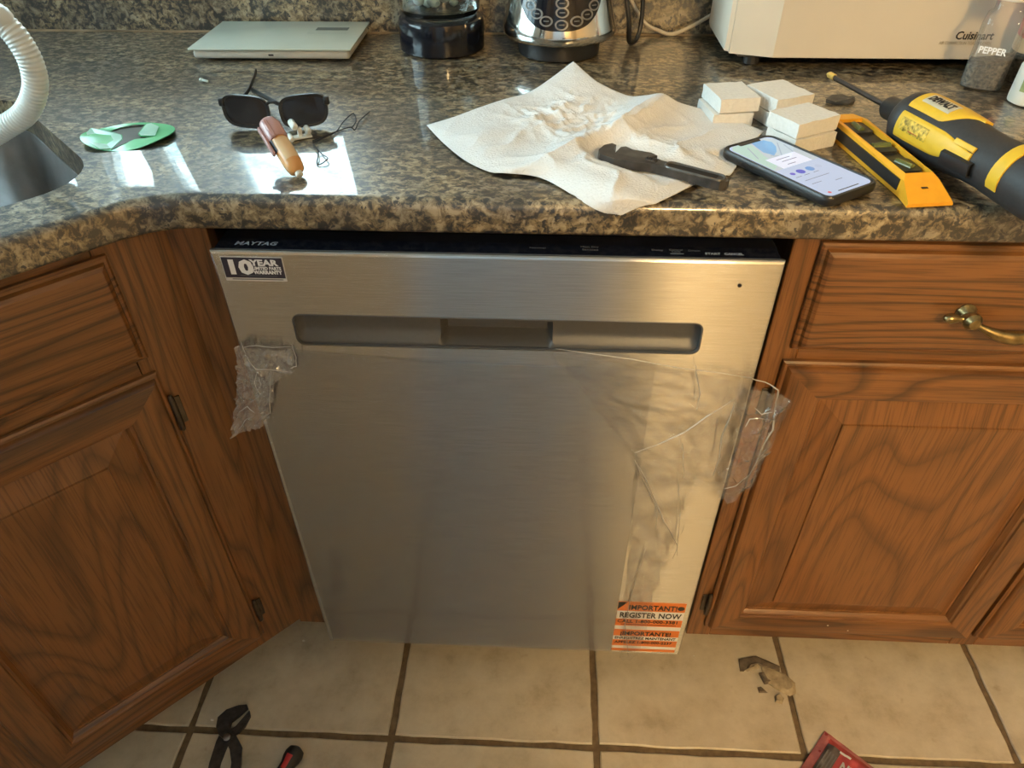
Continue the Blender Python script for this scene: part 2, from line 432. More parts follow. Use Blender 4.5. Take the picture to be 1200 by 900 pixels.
def uv_grain(o, ax_u, ax_v):
    me = o.data; uv = me.uv_layers.new(name='grain')
    for lp in me.loops:
        c = me.vertices[lp.vertex_index].co
        uv.data[lp.index].uv = (c[ax_u], c[ax_v])

# ================================================================== THE ROOM
XL, XR, YB, YF, ZC = -1.36, 2.60, 0.665, -3.20, 2.45
fl = obj('floor', MB().box(XL, XR, YF, YB, -0.05, -0.004), GROUT, kind='structure')
TS, TX, TY, GW = 0.3463, -0.5299, -0.1216, 0.0055
tile_me = None
def make_tile_mesh(i):
    bm = bmesh.new(); n = 10; h = TS/2-GW; vs = []
    rnd = random.Random(i)
    for k in range(4):
        for j in range(n):
            t = -h + 2*h*j/n; e = rnd.uniform(-0.0012, 0.0012) if j else 0.001
            p = [(t, -h+e), (h-e, t), (-t, h-e), (-h+e, -t)][k]
            vs.append(p)
    mb = MB(); c = 0.988
    mb.loft([[(x, y, -0.006) for x, y in vs], [(x, y, -0.0015) for x, y in vs], [(x*c, y*c, 0.0) for x, y in vs]])
    return mb
tiles = [make_tile_mesh(i) for i in range(4)]
tile_objs = []
for i in range(-3, 10):
    for j in range(-9, 3):
        x, y = TX+(i+0.5)*TS, TY+(j+0.5)*TS
        if x-TS/2 < XL or x+TS/2 > XR or y-TS/2 < YF or y+TS/2 > YB: continue
        k = (i*3+j*5) % 4
        src = [t for t in tile_objs if t['k'] == k]
        if not src:
            o = obj('tile', tiles[k], TILE, fl, smooth=True, sharp=25); o['k'] = k; tile_objs.append(o)
        else:
            o = src[0].copy(); COL.objects.link(o); o.parent = fl
        o.location = (x, y, 0)
for o in tile_objs:
    del o['k']
for o in fl.children:
    if 'k' in o: del o['k']

def wall_with_hole(name, axis, pos, thick, a0, a1, holes, mat):
    """wall in the plane x or y = pos, spanning a0..a1 and 0..ZC, with rectangular openings"""
    mb = MB(); cuts = sorted(holes); x = a0
    def bx(p0, p1, z0, z1):
        if p1-p0 < 1e-4 or z1-z0 < 1e-4: return
        if axis == 'y': mb.box(p0, p1, min(pos, pos+thick), max(pos, pos+thick), z0, z1)
        else: mb.box(min(pos, pos+thick), max(pos, pos+thick), p0, p1, z0, z1)
    for h0, h1, z0, z1 in cuts:
        bx(x, h0, 0, ZC); bx(h0, h1, 0, z0); bx(h0, h1, z1, ZC); x = h1
    bx(x, a1, 0, ZC)
    return obj(name, mb, mat, kind='structure')
WIN1 = (-1.20, -0.335, 1.145, 2.05)
WIN2 = (-0.45, 0.15, 1.10, 1.90)
ADDED_WIN3 = (-0.55, 0.52, 1.10, 2.10)          # left wall, beside the sink: unseen, added for cool light
ADDED_WIN4 = (-2.10, -1.15, 0.90, 2.05)         # left wall, further back: unseen, added to light the left floor and steel
wall_with_hole('wall_back', 'y', YB, 0.12, XL, XR, [WIN1], WALLM)
wall_with_hole('wall_front', 'y', YF, -0.12, XL, XR, [WIN2], WALLWARM)
wall_with_hole('wall_left', 'x', XL, -0.12, YF-0.12, YB+0.12, [ADDED_WIN4, ADDED_WIN3], WALLM)
wall_with_hole('wall_right', 'x', XR, 0.12, YF-0.12, YB+0.12, [], WALLWARM)
obj('ceiling', MB().box(XL-0.12, XR+0.12, YF-0.12, YB+0.12, ZC, ZC+0.08), CEILM, kind='structure')

def window(name, w, y0, y1, mullions, fw=0.03):
    x0, x1, z0, z1 = w
    t = bpy.data.objects.new(name, None); COL.objects.link(t); t['kind'] = 'structure'
    fr = MB()
    fr.box(x0, x0+fw, y0, y1, z0, z1); fr.box(x1-fw, x1, y0, y1, z0, z1)
    fr.box(x0+fw, x1-fw, y0, y1, z0, z0+0.012); fr.box(x0+fw, x1-fw, y0, y1, z1-fw, z1)
    obj('window_frame', fr, WHITEPAINT, t)
    xs = [x0+fw]
    for a, b in mullions:
        obj('mullion', MB().box(a, b, y0, y1, z0+0.012, z1-fw), WHITEPAINT, t); xs += [a, b]
    xs.append(x1-fw)
    ym = (y0+y1)/2
    for a, b in zip(xs[0::2], xs[1::2]):
        obj('pane', MB().box(a, b, ym-0.002, ym+0.002, z0+0.012, z1-fw), GLASSWIN, t)
    return t
window('window_1', (WIN1[0], WIN1[1], WIN1[2], WIN1[3]), YB+0.02, YB+0.07, [(-0.90, -0.835), (-0.757, -0.725), (-0.678, -0.572)], fw=0.006)
window('window_2', WIN2, YF-0.08, YF-0.03, [(-0.17, -0.13)])
w3 = window('added_window_3', ADDED_WIN3, 0.02, 0.07, [(-0.03, 0.01)])
w4 = window('added_window_4', ADDED_WIN4, 0.02, 0.07, [(-1.64, -1.60)]); w4.location = (XL, 0, 0); w4.rotation_euler = (0, 0, PI/2)
w3.location = (XL, 0, 0); w3.rotation_euler = (0, 0, PI/2)
# portals only steer the sampling of the daylight that comes in through the window openings
def portal(name, loc_, rot_, sx_, sy_):
    li_ = bpy.data.lights.new(name, 'AREA'); li_.shape = 'RECTANGLE'; li_.size = sx_; li_.size_y = sy_
    li_.cycles.is_portal = True
    o = bpy.data.objects.new(name, li_); COL.objects.link(o); o.location = loc_; o.rotation_euler = rot_
portal('window_daylight', ((WIN1[0]+WIN1[1])/2, YB+0.11, (WIN1[2]+WIN1[3])/2), (-PI/2, 0, 0), WIN1[1]-WIN1[0], WIN1[3]-WIN1[2])
portal('window_daylight', ((WIN2[0]+WIN2[1])/2, YF-0.11, (WIN2[2]+WIN2[3])/2), (PI/2, 0, 0), WIN2[1]-WIN2[0], WIN2[3]-WIN2[2])
portal('window_daylight', (XL-0.11, (ADDED_WIN4[0]+ADDED_WIN4[1])/2, (ADDED_WIN4[2]+ADDED_WIN4[3])/2), (PI/2, 0, -PI/2), ADDED_WIN4[1]-ADDED_WIN4[0], ADDED_WIN4[3]-ADDED_WIN4[2])
portal('window_daylight', (XL-0.11, (ADDED_WIN3[0]+ADDED_WIN3[1])/2, (ADDED_WIN3[2]+ADDED_WIN3[3])/2), (PI/2, 0, -PI/2), ADDED_WIN3[1]-ADDED_WIN3[0], ADDED_WIN3[3]-ADDED_WIN3[2])

# unseen fridge added behind the viewer: it keeps the lamp off the left half of the floor and shows as bands in the steel
rf = thing('lamp_blocking_fridge', 'unseen tall blue-grey fridge with a dark side, added behind the viewer to block the lamp', 'lamp_blocking_fridge', (0, 0, 0))
YI = -1.42
ISLB = plain('blue_grey_enamel', (0.66, 0.73, 0.86), 0.5, noise=0.03); ISLD = plain('dark_enamel', (0.030, 0.036, 0.055), 0.5, noise=0.1)
obj('cabinet', MB().rbox(-0.36, 0.445, YI-0.70, YI-0.031, 0.03, 1.78, 0.004, 1), ISLD, rf)
obj('freezer_door', MB().rbox(-0.36, 0.445, YI-0.03, YI-0.006, 1.22, 1.775, 0.006, 2), ISLB, rf)
obj('fridge_door', MB().rbox(-0.36, 0.30, YI-0.03, YI-0.006, 0.06, 1.212, 0.006, 2), ISLB, rf)
obj('dark_band_panel', MB().rbox(0.302, 0.445, YI-0.03, YI-0.006, 0.06, 1.212, 0.006, 2), ISLD, rf)  # dark panel added for the dark band reflected in the steel
for z0, z1 in ((0.75, 1.15), (1.28, 1.55)):
    obj('door_handle', MB().tube([(0.27, YI-0.004, z0), (0.27, YI+0.03, z0+0.03), (0.27, YI+0.03, z1-0.03), (0.27, YI-0.004, z1)], 0.009, 10), ISLD, rf, smooth=True)
oc = thing('lamp_blocking_cabinet', 'unseen plain white cabinet added above the fridge to block the lamp', 'cabinet', (0, 0, 0))  # added over the fridge to keep lamp light off the counter's left
obj('body', MB().rbox(-0.36, 0.445, YI-0.70, YI-0.02, 1.79, 2.44, 0.003, 1), WHITEPAINT, oc)
for xa, xb in ((-0.355, 0.040), (0.045, 0.440)):
    obj('door', MB().rbox(xa, xb, YI-0.0195, YI-0.002, 1.80, 2.43, 0.003, 1), WHITEPAINT, oc)
for x in (-0.30, 0.40):
    for y in (YI-0.64, YI-0.10):
        obj('foot', MB().box(x-0.02, x+0.02, y-0.02, y+0.02, 0.0005, 0.0298), BLACKPL, rf)

# globe lamp on the ceiling
lamp = thing('ceiling_lamp', 'warm glowing globe lamp on the ceiling', 'lamp', (LAMP_POS[0], LAMP_POS[1], ZC))
obj('lamp_base', MB().lathe([(0.10, -0.0005), (0.10, -0.02), (0.08, -0.03)], 40), WHITEPAINT, lamp, smooth=True)
obj('globe', MB().lathe([(0.07, -0.032)]+[(0.17*math.cos(a), -0.175-0.17*math.sin(a)) for a in [-1.1+i*2.6/14 for i in range(15)]], 40), emit('lamp_glow', (1.0, 0.66, 0.28), LAMP_STRENGTH), lamp, smooth=True)

# ================================================================== COUNTERTOP
ZT, ZU = 0.914, 0.876
counter = thing('granite_countertop', 'polished speckled brown granite worktop with a low backsplash', 'countertop')
front = [(XR-0.02, 0.0205)]
# fillet between the straight front (y=.0205) and the diagonal (y = x+.38)
cx0 = 0.0205-0.38; R = 0.11; tl = R*math.tan(PI/8)
cxx, cyy = cx0+tl, 0.0205-R        # centre on the room side
for k in range(11):
    a = PI/2 + k/10*PI/4
    front.append((cxx+R*math.cos(a), cyy+R*math.sin(a)))
front += [(-0.70, -0.32), (-0.70, -1.9)]
back = [(XL+0.002, -1.9), (XL+0.002, YB-0.002), (XR-0.02, YB-0.002)]
outline = front+back
def inset(pts, d, nf):
    out = []
    for i, p in enumerate(pts):
        if i >= nf: out.append(p); continue
        a = pts[max(i-1, 0)]; b = pts[min(i+1, nf-1)]
        tx, ty = b[0]-a[0], b[1]-a[1]; l = math.hypot(tx, ty)
        nx, ny = ty/l, -tx/l          # front runs right to left: this points to the back
        if i == nf-2: k = 1.08
        else: k = 1.0
        out.append((p[0]-0*nx + nx*d*k, p[1]+ny*d*k))
    return out
nf = len(front)
# the sink cut-out, square to the diagonal front
C45 = math.sqrt(0.5)
def diag(s, t):           # s to the left along the diagonal counter edge from its upper end, t to the back
    return (-0.372 - C45*s - C45*t, 0.008 - C45*s + C45*t)
s_right, s_left, t_front, t_back = 0.001, 0.60, 0.078, 0.46
sk = [diag(s, t) for s, t in rrect(s_right, s_left, t_front, t_back, 0.075, 8)]
er = 0.011
loops = []
L0 = [(x, y, ZT) for x, y in inset(outline, er, nf)]
H0 = [(x, y, ZT) for x, y in sk]
slab = MB()
v_, f_ = fill_with_holes([L0, H0]); slab.add(v_, f_)
rings = [L0]
for k in range(1, 6):
    a = PI/2*k/5
    rings.append([(x, y, ZT-er*(1-math.cos(a))) for x, y in inset(outline, er*(1-math.sin(a)), nf)])
for k in range(0, 4):
    a = PI/2*k/3; rr = 0.005
    rings.append([(x, y, ZU+rr*(1-math.sin(a))) for x, y in inset(outline, rr*(1-math.cos(a)), nf)])
slab.loft(rings, caps=False)
skb = [(x, y, ZU) for x, y in sk]
slab.loft([H0, skb], caps=False)
v_, f_ = fill_with_holes([rings[-1], skb]); slab.add(v_, f_)
bm = bmesh.new()
for v in slab.v: bm.verts.new(v)
bm.verts.ensure_lookup_table()
for f in slab.f:
    try: bm.faces.new([bm.verts[i] for i in f])
    except ValueError: pass
bmesh.ops.remove_doubles(bm, verts=bm.verts[:], dist=1e-5)
s2 = MB().frombm(bm); bm.free()
obj('slab', s2, GRANITE, counter, smooth=True, sharp=35)
obj('backsplash', MB().rbox(XL+0.004, XR-0.02, YB-0.024, YB-0.003, ZT+0.0003, ZT+0.105, 0.002), GRANITE, counter)
obj('caulk_line', MB().box(XL+0.03, XR-0.05, YB-0.0275, YB-0.0242, ZT+0.0003, ZT+0.003), plain('caulk', (0.30, 0.22, 0.14), 0.7, noise=0.4, nscale=30), counter)

# undermount sink
sink = thing('kitchen_sink', 'undermount stainless steel sink basin in the diagonal corner of the worktop', 'sink', (0, 0, 0))
sm = MB(); lps = []
for ins, z in ((-0.012, ZU-0.001), (0.001, ZU-0.001), (0.003, ZU-0.012), (0.012, ZU-0.12), (0.022, ZU-0.165), (0.045, ZU-0.185), (0.12, ZU-0.190)):
    lps.append([(*diag(s, t), z) for s, t in rrect(s_right+ins, s_left-ins, t_front+ins, t_back-ins, max(0.02, 0.075-ins), 8)])
sm.loft(lps, caps=False)
sm.f.append(tuple(range(len(sm.v)-len(lps[0]), len(sm.v))))
obj('basin', sm, SINKM, sink, smooth=True)
cxs, cys = diag(0.333, 0.27)
obj('drain', MB().lathe([(0.045, 0), (0.045, 0.003), (0.03, 0.003), (0.028, 0.0005)], 28, c=(cxs, cys, ZU-0.190)), CHROME, sink, smooth=True)

# ================================================================== DISHWASHER
W2, DZ0, DZ1 = 0.303, 0.090, 0.862
dw = thing('dishwasher', 'stainless steel dishwasher with a grey pocket handle under the worktop', 'dishwasher', (0, 0, 0))
dm = MB()
hx0, hx1, hz0, hz1 = -0.2295, 0.2315, 0.741, 0.782
hole = rrect(hx0, hx1, hz0, hz1, 0.009, 5)
br = 0.003
o1 = [(-W2+br, 0, DZ0+br), (W2-br, 0, DZ0+br), (W2-br, 0, DZ1-br), (-W2+br, 0, DZ1-br)]
v_, f_ = fill_with_holes([o1, [(x, 0, z) for x, z in hole]]); dm.add(v_, f_)
o2 = [(-W2, br, DZ0), (W2, br, DZ0), (W2, br, DZ1), (-W2, br, DZ1)]
om = [(x*1.0, y, z) for x, y, z in [(-W2+0.0009, 0.0009, DZ0+0.0009), (W2-0.0009, 0.0009, DZ0+0.0009), (W2-0.0009, 0.0009, DZ1-0.0009), (-W2+0.0009, 0.0009, DZ1-0.0009)]]
o3 = [(x, 0.006, z) for x, _, z in o2]
dm.loft([o1, om, o2, o3], caps=False)
dm.loft([[(x, 0, z) for x, z in hole], [(x, 0.003, z) for x, z in hole]], caps=False)
dp = obj('door_panel', dm, STEEL, dw, smooth=True, sharp=20, recalc=True)
uv_grain(dp, 2, 0)
obj('door_liner', MB().rbox(-W2+0.004, W2-0.004, 0.033, 0.065, DZ0+0.004, DZ1-0.012, 0.002), GREYDK, dw)
for sx in (-1, 1):
    obj('door_side', MB().box(min(sx*(W2-0.006), sx*(W2-0.001)), max(sx*(W2-0.006), sx*(W2-0.001)), 0.0065, 0.033, DZ0+0.002, DZ1-0.004), GREYDK, dw)
# control console on the door's top edge
obj('control_console', MB().rbox(-W2+0.002, W2-0.002, 0.0068, 0.062, DZ1-0.011, DZ1-0.0005, 0.0015), BLACKGLOSS, dw)
obj('console_trim', MB().rbox(-W2+0.001, W2-0.001, 0.0045, 0.0065, DZ1-0.006, DZ1+0.0002, 0.0006), GREYDK, dw)
obj('tub', MB().rbox(-0.297, 0.297, 0.067, 0.60, 0.10, 0.85, 0.004), GREYDK, dw)
obj('mounting_strip', MB().box(-0.318, 0.318, 0.052, 0.066, 0.8625, 0.8745), GAPM, dw)
obj('toe_panel', MB().box(-0.297, 0.297, 0.075, 0.085, 0.004, 0.098), BLACKPL, dw)
for sx in (-1, 1):
    obj('levelling_foot', MB().lathe([(0.016, 0.0005), (0.016, 0.008), (0.006, 0.009), (0.006, 0.1)], 14, c=(sx*0.27, 0.14, 0)), BLACKPL, dw)
# pocket handle: a shallow trough, deeper in the middle
def sst(a, b, x):
    t = max(0, min(1, (x-a)/(b-a))); return t*t*(3-2*t)
P = []
nx, nz = 150, 16
for i in range(nx+1):
    x = hx0-0.001+(hx1-hx0+0.002)*i/nx
    e = sst(hx0-0.001, hx0+0.007, x)*(1-sst(hx1-0.007, hx1+0.001, x))
    c = sst(-0.064, -0.058, x)*(1-sst(0.060, 0.066, x))
    row = []
    for j in range(nz+1):
        t = j/nz; z = hz1+0.001-(hz1-hz0+0.002)*t
        base = 0.002 + 0.012*sst(0, 0.10, t)*(1-0.25*t)*(1-sst(0.60, 1.0, t)*0.85)
        mid = 0.002 + 0.030*sst(0, 0.08, t)*(1-sst(0.80, 1.0, t)*0.9)
        y = 0.002+(base*(1-c)+mid*c-0.002)*e
        row.append((x, y+0.0012, z))
    P.append(row)
obj('pocket_handle', MB().grid(P), GREYPL, dw, smooth=True, sharp=60, recalc=False)
lo = [(x, -0.0007, z) for x, z in rrect(hx0-0.0012, hx1+0.0012, hz0-0.0012, hz1+0.0012, 0.0102, 5)]
li = [(x, -0.0007, z) for x, z in rrect(hx0+0.0005, hx1-0.0005, hz0+0.0005, hz1-0.0005, 0.0085, 5)]
obj('handle_trim', MB().loft([[(x, 0.001, z) for x, _, z in lo], lo, li, [(x, 0.003, z) for x, _, z in li]], caps=False), GREYDK, dw, smooth=True, sharp=30)
obj('vent_hole', MB().lathe([(0.0022, -0.0004), (0.0022, 0.0004)], 14, axis='y', c=(0.261, -0.0003, 0.833)), PRINTBLACK, dw)
# lettering on the console
EX, EY, EZ = (1,0,0), (0,1,0), (0,0,1)
zc = DZ1-0.0005
obj('console_lettering', text_mb('MAYTAG', 0.0105, (-0.281, 0.0155, zc), EX, EY, 0.0002, width=0.046, bold=0.0002, shear=0.15), PRINTGREY, dw, label='brand name in grey capitals')
for s, x, y, w in (('Normal', 0.0375, 0.0195, 0.017), ('Heat Dry', 0.092, 0.0235, 0.019), ('Sanitize', 0.0935, 0.0175, 0.017), ('Delay', 0.167, 0.0195, 0.012),
                   ('Control', 0.1855, 0.0205, 0.014), ('Lock', 0.188, 0.0165, 0.009), ('Drain', 0.2055, 0.0195, 0.012)):
    obj('button_lettering', text_mb(s, 0.0045, (x, y, zc), EX, EY, 0.0002, width=w), PRINTDIM, dw)
for s, x, y, w in (('START', 0.2225, 0.0135, 0.016), ('CANCEL', 0.2425, 0.0135, 0.020)):
    obj('button_lettering', text_mb(s, 0.0055, (x, y, zc), EX, EY, 0.0002, width=w, bold=0.0002), PRINTGREY, dw)
obj('button_line', MB().box(0.186, 0.2, 0.0135, 0.0142, zc, zc+0.0002), PRINTGREY, dw)
# warranty sticker
st = obj('warranty_sticker', MB().rbox(-0.2925, -0.2250, -0.0007, -0.0001, 0.8262, 0.8562, 0.0002, 1), STICKCLEAR, dw)
bk = obj('sticker_print', MB().rbox(-0.2915, -0.2258, -0.0010, -0.0007, 0.8305, 0.8555, 0.0001, 1), STICKDARK, st)
def front_text(name, s, size, x, z, w, mat, par, bold=0.0, y=-0.0010, shear=0.0):
    return obj(name, text_mb(s, size, (x, y, z), EX, EZ, 0.0003, width=w, bold=bold, shear=shear), mat, par)
front_text('lettering', '10', 0.0235, -0.2895, 0.8358, 0.0265, PRINTWHITE, st, bold=0.0011)
front_text('lettering', 'YEAR', 0.0100, -0.2605, 0.8462, 0.0310, PRINTWHITE, st, bold=0.0004)
front_text('lettering', 'LIMITED PARTS', 0.0052, -0.2597, 0.8410, 0.0310, PRINTWHITE, st, bold=0.00015)
front_text('lettering', 'WARRANTY', 0.0058, -0.2592, 0.8358, 0.0315, PRINTWHITE, st, bold=0.0003)
obj('fine_print', MB().box(-0.275, -0.235, -0.0012, -0.0010, 0.8328, 0.8338), PRINTDIM, st)
obj('fine_print', MB().box(-0.285, -0.229, -0.0009, -0.0007, 0.8281, 0.8291), PRINTDIM, st)
# orange registration sticker
so = obj('registration_sticker', MB().rbox(0.186, 0.2935, -0.0007, -0.0001, 0.0985, 0.2440, 0.0002, 1), ORANGE, dw)
def bar(z0, z1, m, x0=0.186, x1=0.2935):
    obj('printed_band', MB().rbox(x0, x1, -0.0009, -0.0007, z0, z1, 0.00005, 1), m, so)
bar(0.1965, 0.2190, PRINTWHITE); bar(0.1655, 0.1760, PRINTWHITE); bar(0.1340, 0.1455, PRINTWHITE); bar(0.1070, 0.1150, PRINTWHITE)
obj('printed_band', MB().prism([(0.1862, 0.2225), (0.2010, 0.2435), (0.1862, 0.2435)], 0, 0.0001), PRINTBLACK, so).data.transform(Matrix(((1,0,0,0),(0,0,-1,-0.0008),(0,1,0,0),(0,0,0,1))))
front_text('lettering', 'IMPORTANT!', 0.0185, 0.2035, 0.2235, 0.0760, PRINTBLACK, so, bold=0.0004)
obj('round_mark', MB().lathe([(0.0055, -0.0010), (0.0055, -0.0007)], 16, axis='y', c=(0.2865, 0, 0.2300)), PRINTBLACK, so)
front_text('lettering', 'REGISTER NOW', 0.0200, 0.1905, 0.2010, 0.0985, PRINTBLACK, so, bold=0.0004)
front_text('lettering', 'CALL 1-800-000-3381', 0.0120, 0.1885, 0.1860, 0.0970, PRINTBLACK, so, bold=0.0002)
obj('fine_print', MB().box(0.1950, 0.2850, -0.0009, -0.0007, 0.1795, 0.1815), plain('faded_brown_print', (0.30, 0.07, 0.02), 0.5), so)
front_text('lettering', '\u00a1IMPORTANTE!', 0.0160, 0.1965, 0.1485, 0.0830, PRINTBLACK, so, bold=0.0004)
front_text('lettering', 'ENREGISTREZ MAINTENANT', 0.0100, 0.1885, 0.1365, 0.1010, PRINTBLACK, so, bold=0.0002)
front_text('lettering', 'APPELEZ 1-800-000-2237', 0.0100, 0.1895, 0.1235, 0.0960, PRINTBLACK, so, bold=0.0002)

# ================================================================== CABINETS
def mitre(w0, w1, z0, z1, prof, side, y0):
    """one mitred side of a frame around the rectangle w0..w1 x z0..z1 (front faces -y).
    prof: (distance inward, height out of the plane y0)"""
    a = []; b = []
    for d, h in prof:
        y = y0-h
        c = {'l': ((w0+d, y, z0+d), (w0+d, y, z1-d)), 'r': ((w1-d, y, z0+d), (w1-d, y, z1-d)),
             't': ((w0+d, y, z1-d), (w1-d, y, z1-d)), 'b': ((w0+d, y, z0+d), (w1-d, y, z0+d))}[side]
        a.append(c[0]); b.append(c[1])
    n = len(prof); mb = MB()
    mb.add(a+b, [(i, i+1, n+i+1, n+i) for i in range(n-1)]+[tuple(range(n)), tuple(range(2*n-1, n-1, -1))])
    return mb
DOORP = [(0.0, 0.0), (0.0, 0.0055), (0.0025, 0.0075), (0.0055, 0.0080), (0.0065, 0.0120), (0.0095, 0.0158), (0.0135, 0.0170), (0.0460, 0.0170),
         (0.0495, 0.0160), (0.0505, 0.0135), (0.0540, 0.0125), (0.0570, 0.0070), (0.0585, 0.0060), (0.0585, 0.0)]
def raised_door(par, w0, w1, z0, z1, y0, hinge_side=None):
    d = bpy.data.objects.new('door', None); COL.objects.link(d); d.parent = par; d.empty_display_size = 0.02
    for s, nm, m in (('l', 'stile', OAKZ), ('r', 'stile', OAKZ), ('t', 'rail', OAKX), ('b', 'rail', OAKX)):
        obj(nm, mitre(w0, w1, z0, z1, DOORP, s, y0), m, d, smooth=True, sharp=28)
    a = 0.0580; ring = []
    for dd, h in ((a, 0.001), (a, 0.0045), (a+0.003, 0.0035), (a+0.036, 0.0132), (a+0.0368, 0.0160), (a+0.04, 0.0164)):
        y = y0-h; ring.append([(w0+dd, y, z0+dd), (w1-dd, y, z0+dd), (w1-dd, y, z1-dd), (w0+dd, y, z1-dd)])
    obj('panel', MB().loft(ring), OAKP, d, smooth=True, sharp=6)
    if hinge_side:
        for zz in (z0+0.065, z1-0.070):
            x = w1+0.0035 if hinge_side == 'r' else w0-0.0035
            mb = MB().lathe([(0.0018, -0.030), (0.0035, -0.027), (0.0042, -0.012), (0.0042, 0.012), (0.0035, 0.027), (0.0018, 0.030)], 12, c=(x, y0-0.006, zz))
            mb.rbox(x-(0.000 if hinge_side == 'r' else 0.011), x+(0.011 if hinge_side == 'r' else 0.0), y0-0.0022, y0-0.0003, zz-0.022, zz+0.022, 0.0005, 1)
            obj('hinge', mb, HINGEM, d, smooth=True)
    return d
def drawer_front(par, w0, w1, z0, z1, y0):
    d = bpy.data.objects.new('drawer_front', None); COL.objects.link(d); d.parent = par; d.empty_display_size = 0.02
    ring = []
    for dd, h in ((0.0, 0.0), (0.0, 0.0055), (0.0025, 0.0075), (0.0055, 0.0080), (0.0075, 0.0130), (0.0115, 0.0160), (0.0150, 0.0170)):
        y = y0-h; ring.append([(w0+dd, y, z0+dd), (w1-dd, y, z0+dd), (w1-dd, y, z1-dd), (w0+dd, y, z1-dd)])
    obj('front_board', MB().loft(ring), OAKX, d, smooth=True, sharp=20)
    return d
def bail_pull(par, xc, z, y0):
    mb = MB()
    for s in (-1, 1):
        x = xc+s*0.050
        mb.lathe([(0.0105, 0.0), (0.0115, -0.003), (0.0085, -0.006), (0.0060, -0.010), (0.0095, -0.016), (0.0100, -0.021), (0.0060, -0.026)], 18, axis='y', c=(x, y0, z))
        mb.lathe([(0.0005, 0.030*1), (0.0045, 0.027), (0.0062, 0.021), (0.0045, 0.015), (0.0035, 0.011), (0.0062, 0.005), (0.0040, 0.0)] if s > 0 else
                 [(0.0005, -0.030), (0.0045, -0.027), (0.0062, -0.021), (0.0045, -0.015), (0.0035, -0.011), (0.0062, -0.005), (0.0040, 0.0)], 14, axis='x', c=(x, y0-0.014, z))
    path = []; rs = []
    for k in range(25):
        t = k/24; x = xc-0.047+0.094*t; q = math.sin(PI*t)
        path.append((x, y0-0.017-0.007*q, z-0.003-0.014*q)); rs.append(0.0028+0.0055*q**1.5)
    mb.tube(path, rs, 14)
    return obj('bail_pull', mb, BRASS, par, smooth=True, label='antique brass bail pull')

YFACE = 0.050; ZB = 0.075; ZTOPC = 0.8752
rc = thing('base_cabinet', 'oak base cabinet with raised-panel doors and a brass-handled drawer right of the dishwasher', 'cabinet', (0, 0, 0))
def board(par, name, x0, x1, z0, z1, y0, y1, mat, b=0.0012):
    return obj(name, MB().rbox(x0, x1, y0, y1, z0, z1, b, 1), mat, par)
X0, X1 = 0.324, 1.256
board(rc, 'face_stile', X0, X0+0.040, ZB, ZTOPC, YFACE, YFACE+0.019, OAKZ)
board(rc, 'face_stile', 0.780, 0.822, ZB, ZTOPC, YFACE, YFACE+0.019, OAKZ)
board(rc, 'face_stile', X1-0.036, X1, ZB, ZTOPC, YFACE, YFACE+0.019, OAKZ)
for a, b in ((X0+0.0402, 0.7798), (0.8222, X1-0.0362)):
    board(rc, 'face_rail', a, b, 0.835, ZTOPC, YFACE+0.0002, YFACE+0.019, OAKX)
    board(rc, 'face_rail', a, b, 0.680, 0.735, YFACE+0.0002, YFACE+0.019, OAKX)
    board(rc, 'face_rail', a, b, ZB, 0.130, YFACE+0.0002, YFACE+0.019, OAKX)
obj('carcass', MB().box(X0+0.003, X0+0.018, YFACE+0.0195, 0.63, ZB, 0.872).box(X1-0.018, X1, YFACE+0.0195, 0.63, ZB, 0.872)
    .box(X0+0.018, X1-0.018, YFACE+0.0195, 0.63, ZB, ZB+0.016).box(X0+0.018, X1-0.018, 0.615, 0.63, ZB+0.016, 0.872), WOODIN, rc)
obj('toe_kick', MB().box(X0+0.003, X1, 0.115, 0.13, 0.0005, ZB-0.0003), WOODIN, rc)
for xa in (X0+0.003, X1-0.015):
    obj('toe_side', MB().box(xa, xa+0.015, 0.131, 0.63, 0.0005, ZB-0.0003), WOODIN, rc)
raised_door(rc, 0.349, 0.7965, 0.1120, 0.6990, YFACE-0.0003, 'l')
raised_door(rc, 0.8055, 1.2500, 0.1120, 0.6990, YFACE-0.0003, 'r')
d1 = drawer_front(rc, 0.353, 0.7965, 0.7180, 0.8610, YFACE-0.0003); bail_pull(d1, 0.577, 0.7840, YFACE-0.0173)
d2 = drawer_front(rc, 0.8055, 1.2480, 0.7180, 0.8610, YFACE-0.0003); bail_pull(d2, 1.030, 0.7840, YFACE-0.0173)

lc = thing('corner_sink_cabinet', 'diagonal oak corner cabinet with a false drawer and raised-panel door under the sink', 'cabinet', (-0.372, 0.050, 0), PI/4)
SL = 0.475
board(lc, 'face_stile', -0.080, 0.0006, ZB, ZTOPC, 0.0, 0.019, OAKZ, 0.0006)
board(lc, 'face_stile', -SL, -SL+0.065, ZB, ZTOPC, 0.0, 0.019, OAKZ)
for z0, z1 in ((0.840, ZTOPC), (0.680, 0.735), (ZB, 0.130)):
    board(lc, 'face_rail', -SL+0.0652, -0.0802, z0, z1, 0.0002, 0.019, OAKX)
drawer_front(lc, -0.415, -0.0675, 0.7170, 0.8560, -0.0003)
raised_door(lc, -0.4180, -0.0655, 0.1090, 0.6930, -0.0003, 'r')
fi = obj('filler_strip', MB().rbox(-0.3732, -0.3245, 0.0500, 0.0690, 0.066, ZTOPC, 0.0006, 1), OAKZ, lc, world=True)
obj('side_panel', MB().box(-0.3715, -0.3565, 0.0695, 0.60, ZB, 0.872), WOODIN, lc, world=True)
obj('end_panel', MB().box(-SL, -SL+0.015, 0.0195, 0.20, ZB, 0.872), WOODIN, lc)
obj('toe_kick', MB().box(-SL+0.02, -0.02, 0.065, 0.08, 0.0005, ZB), WOODIN, lc)
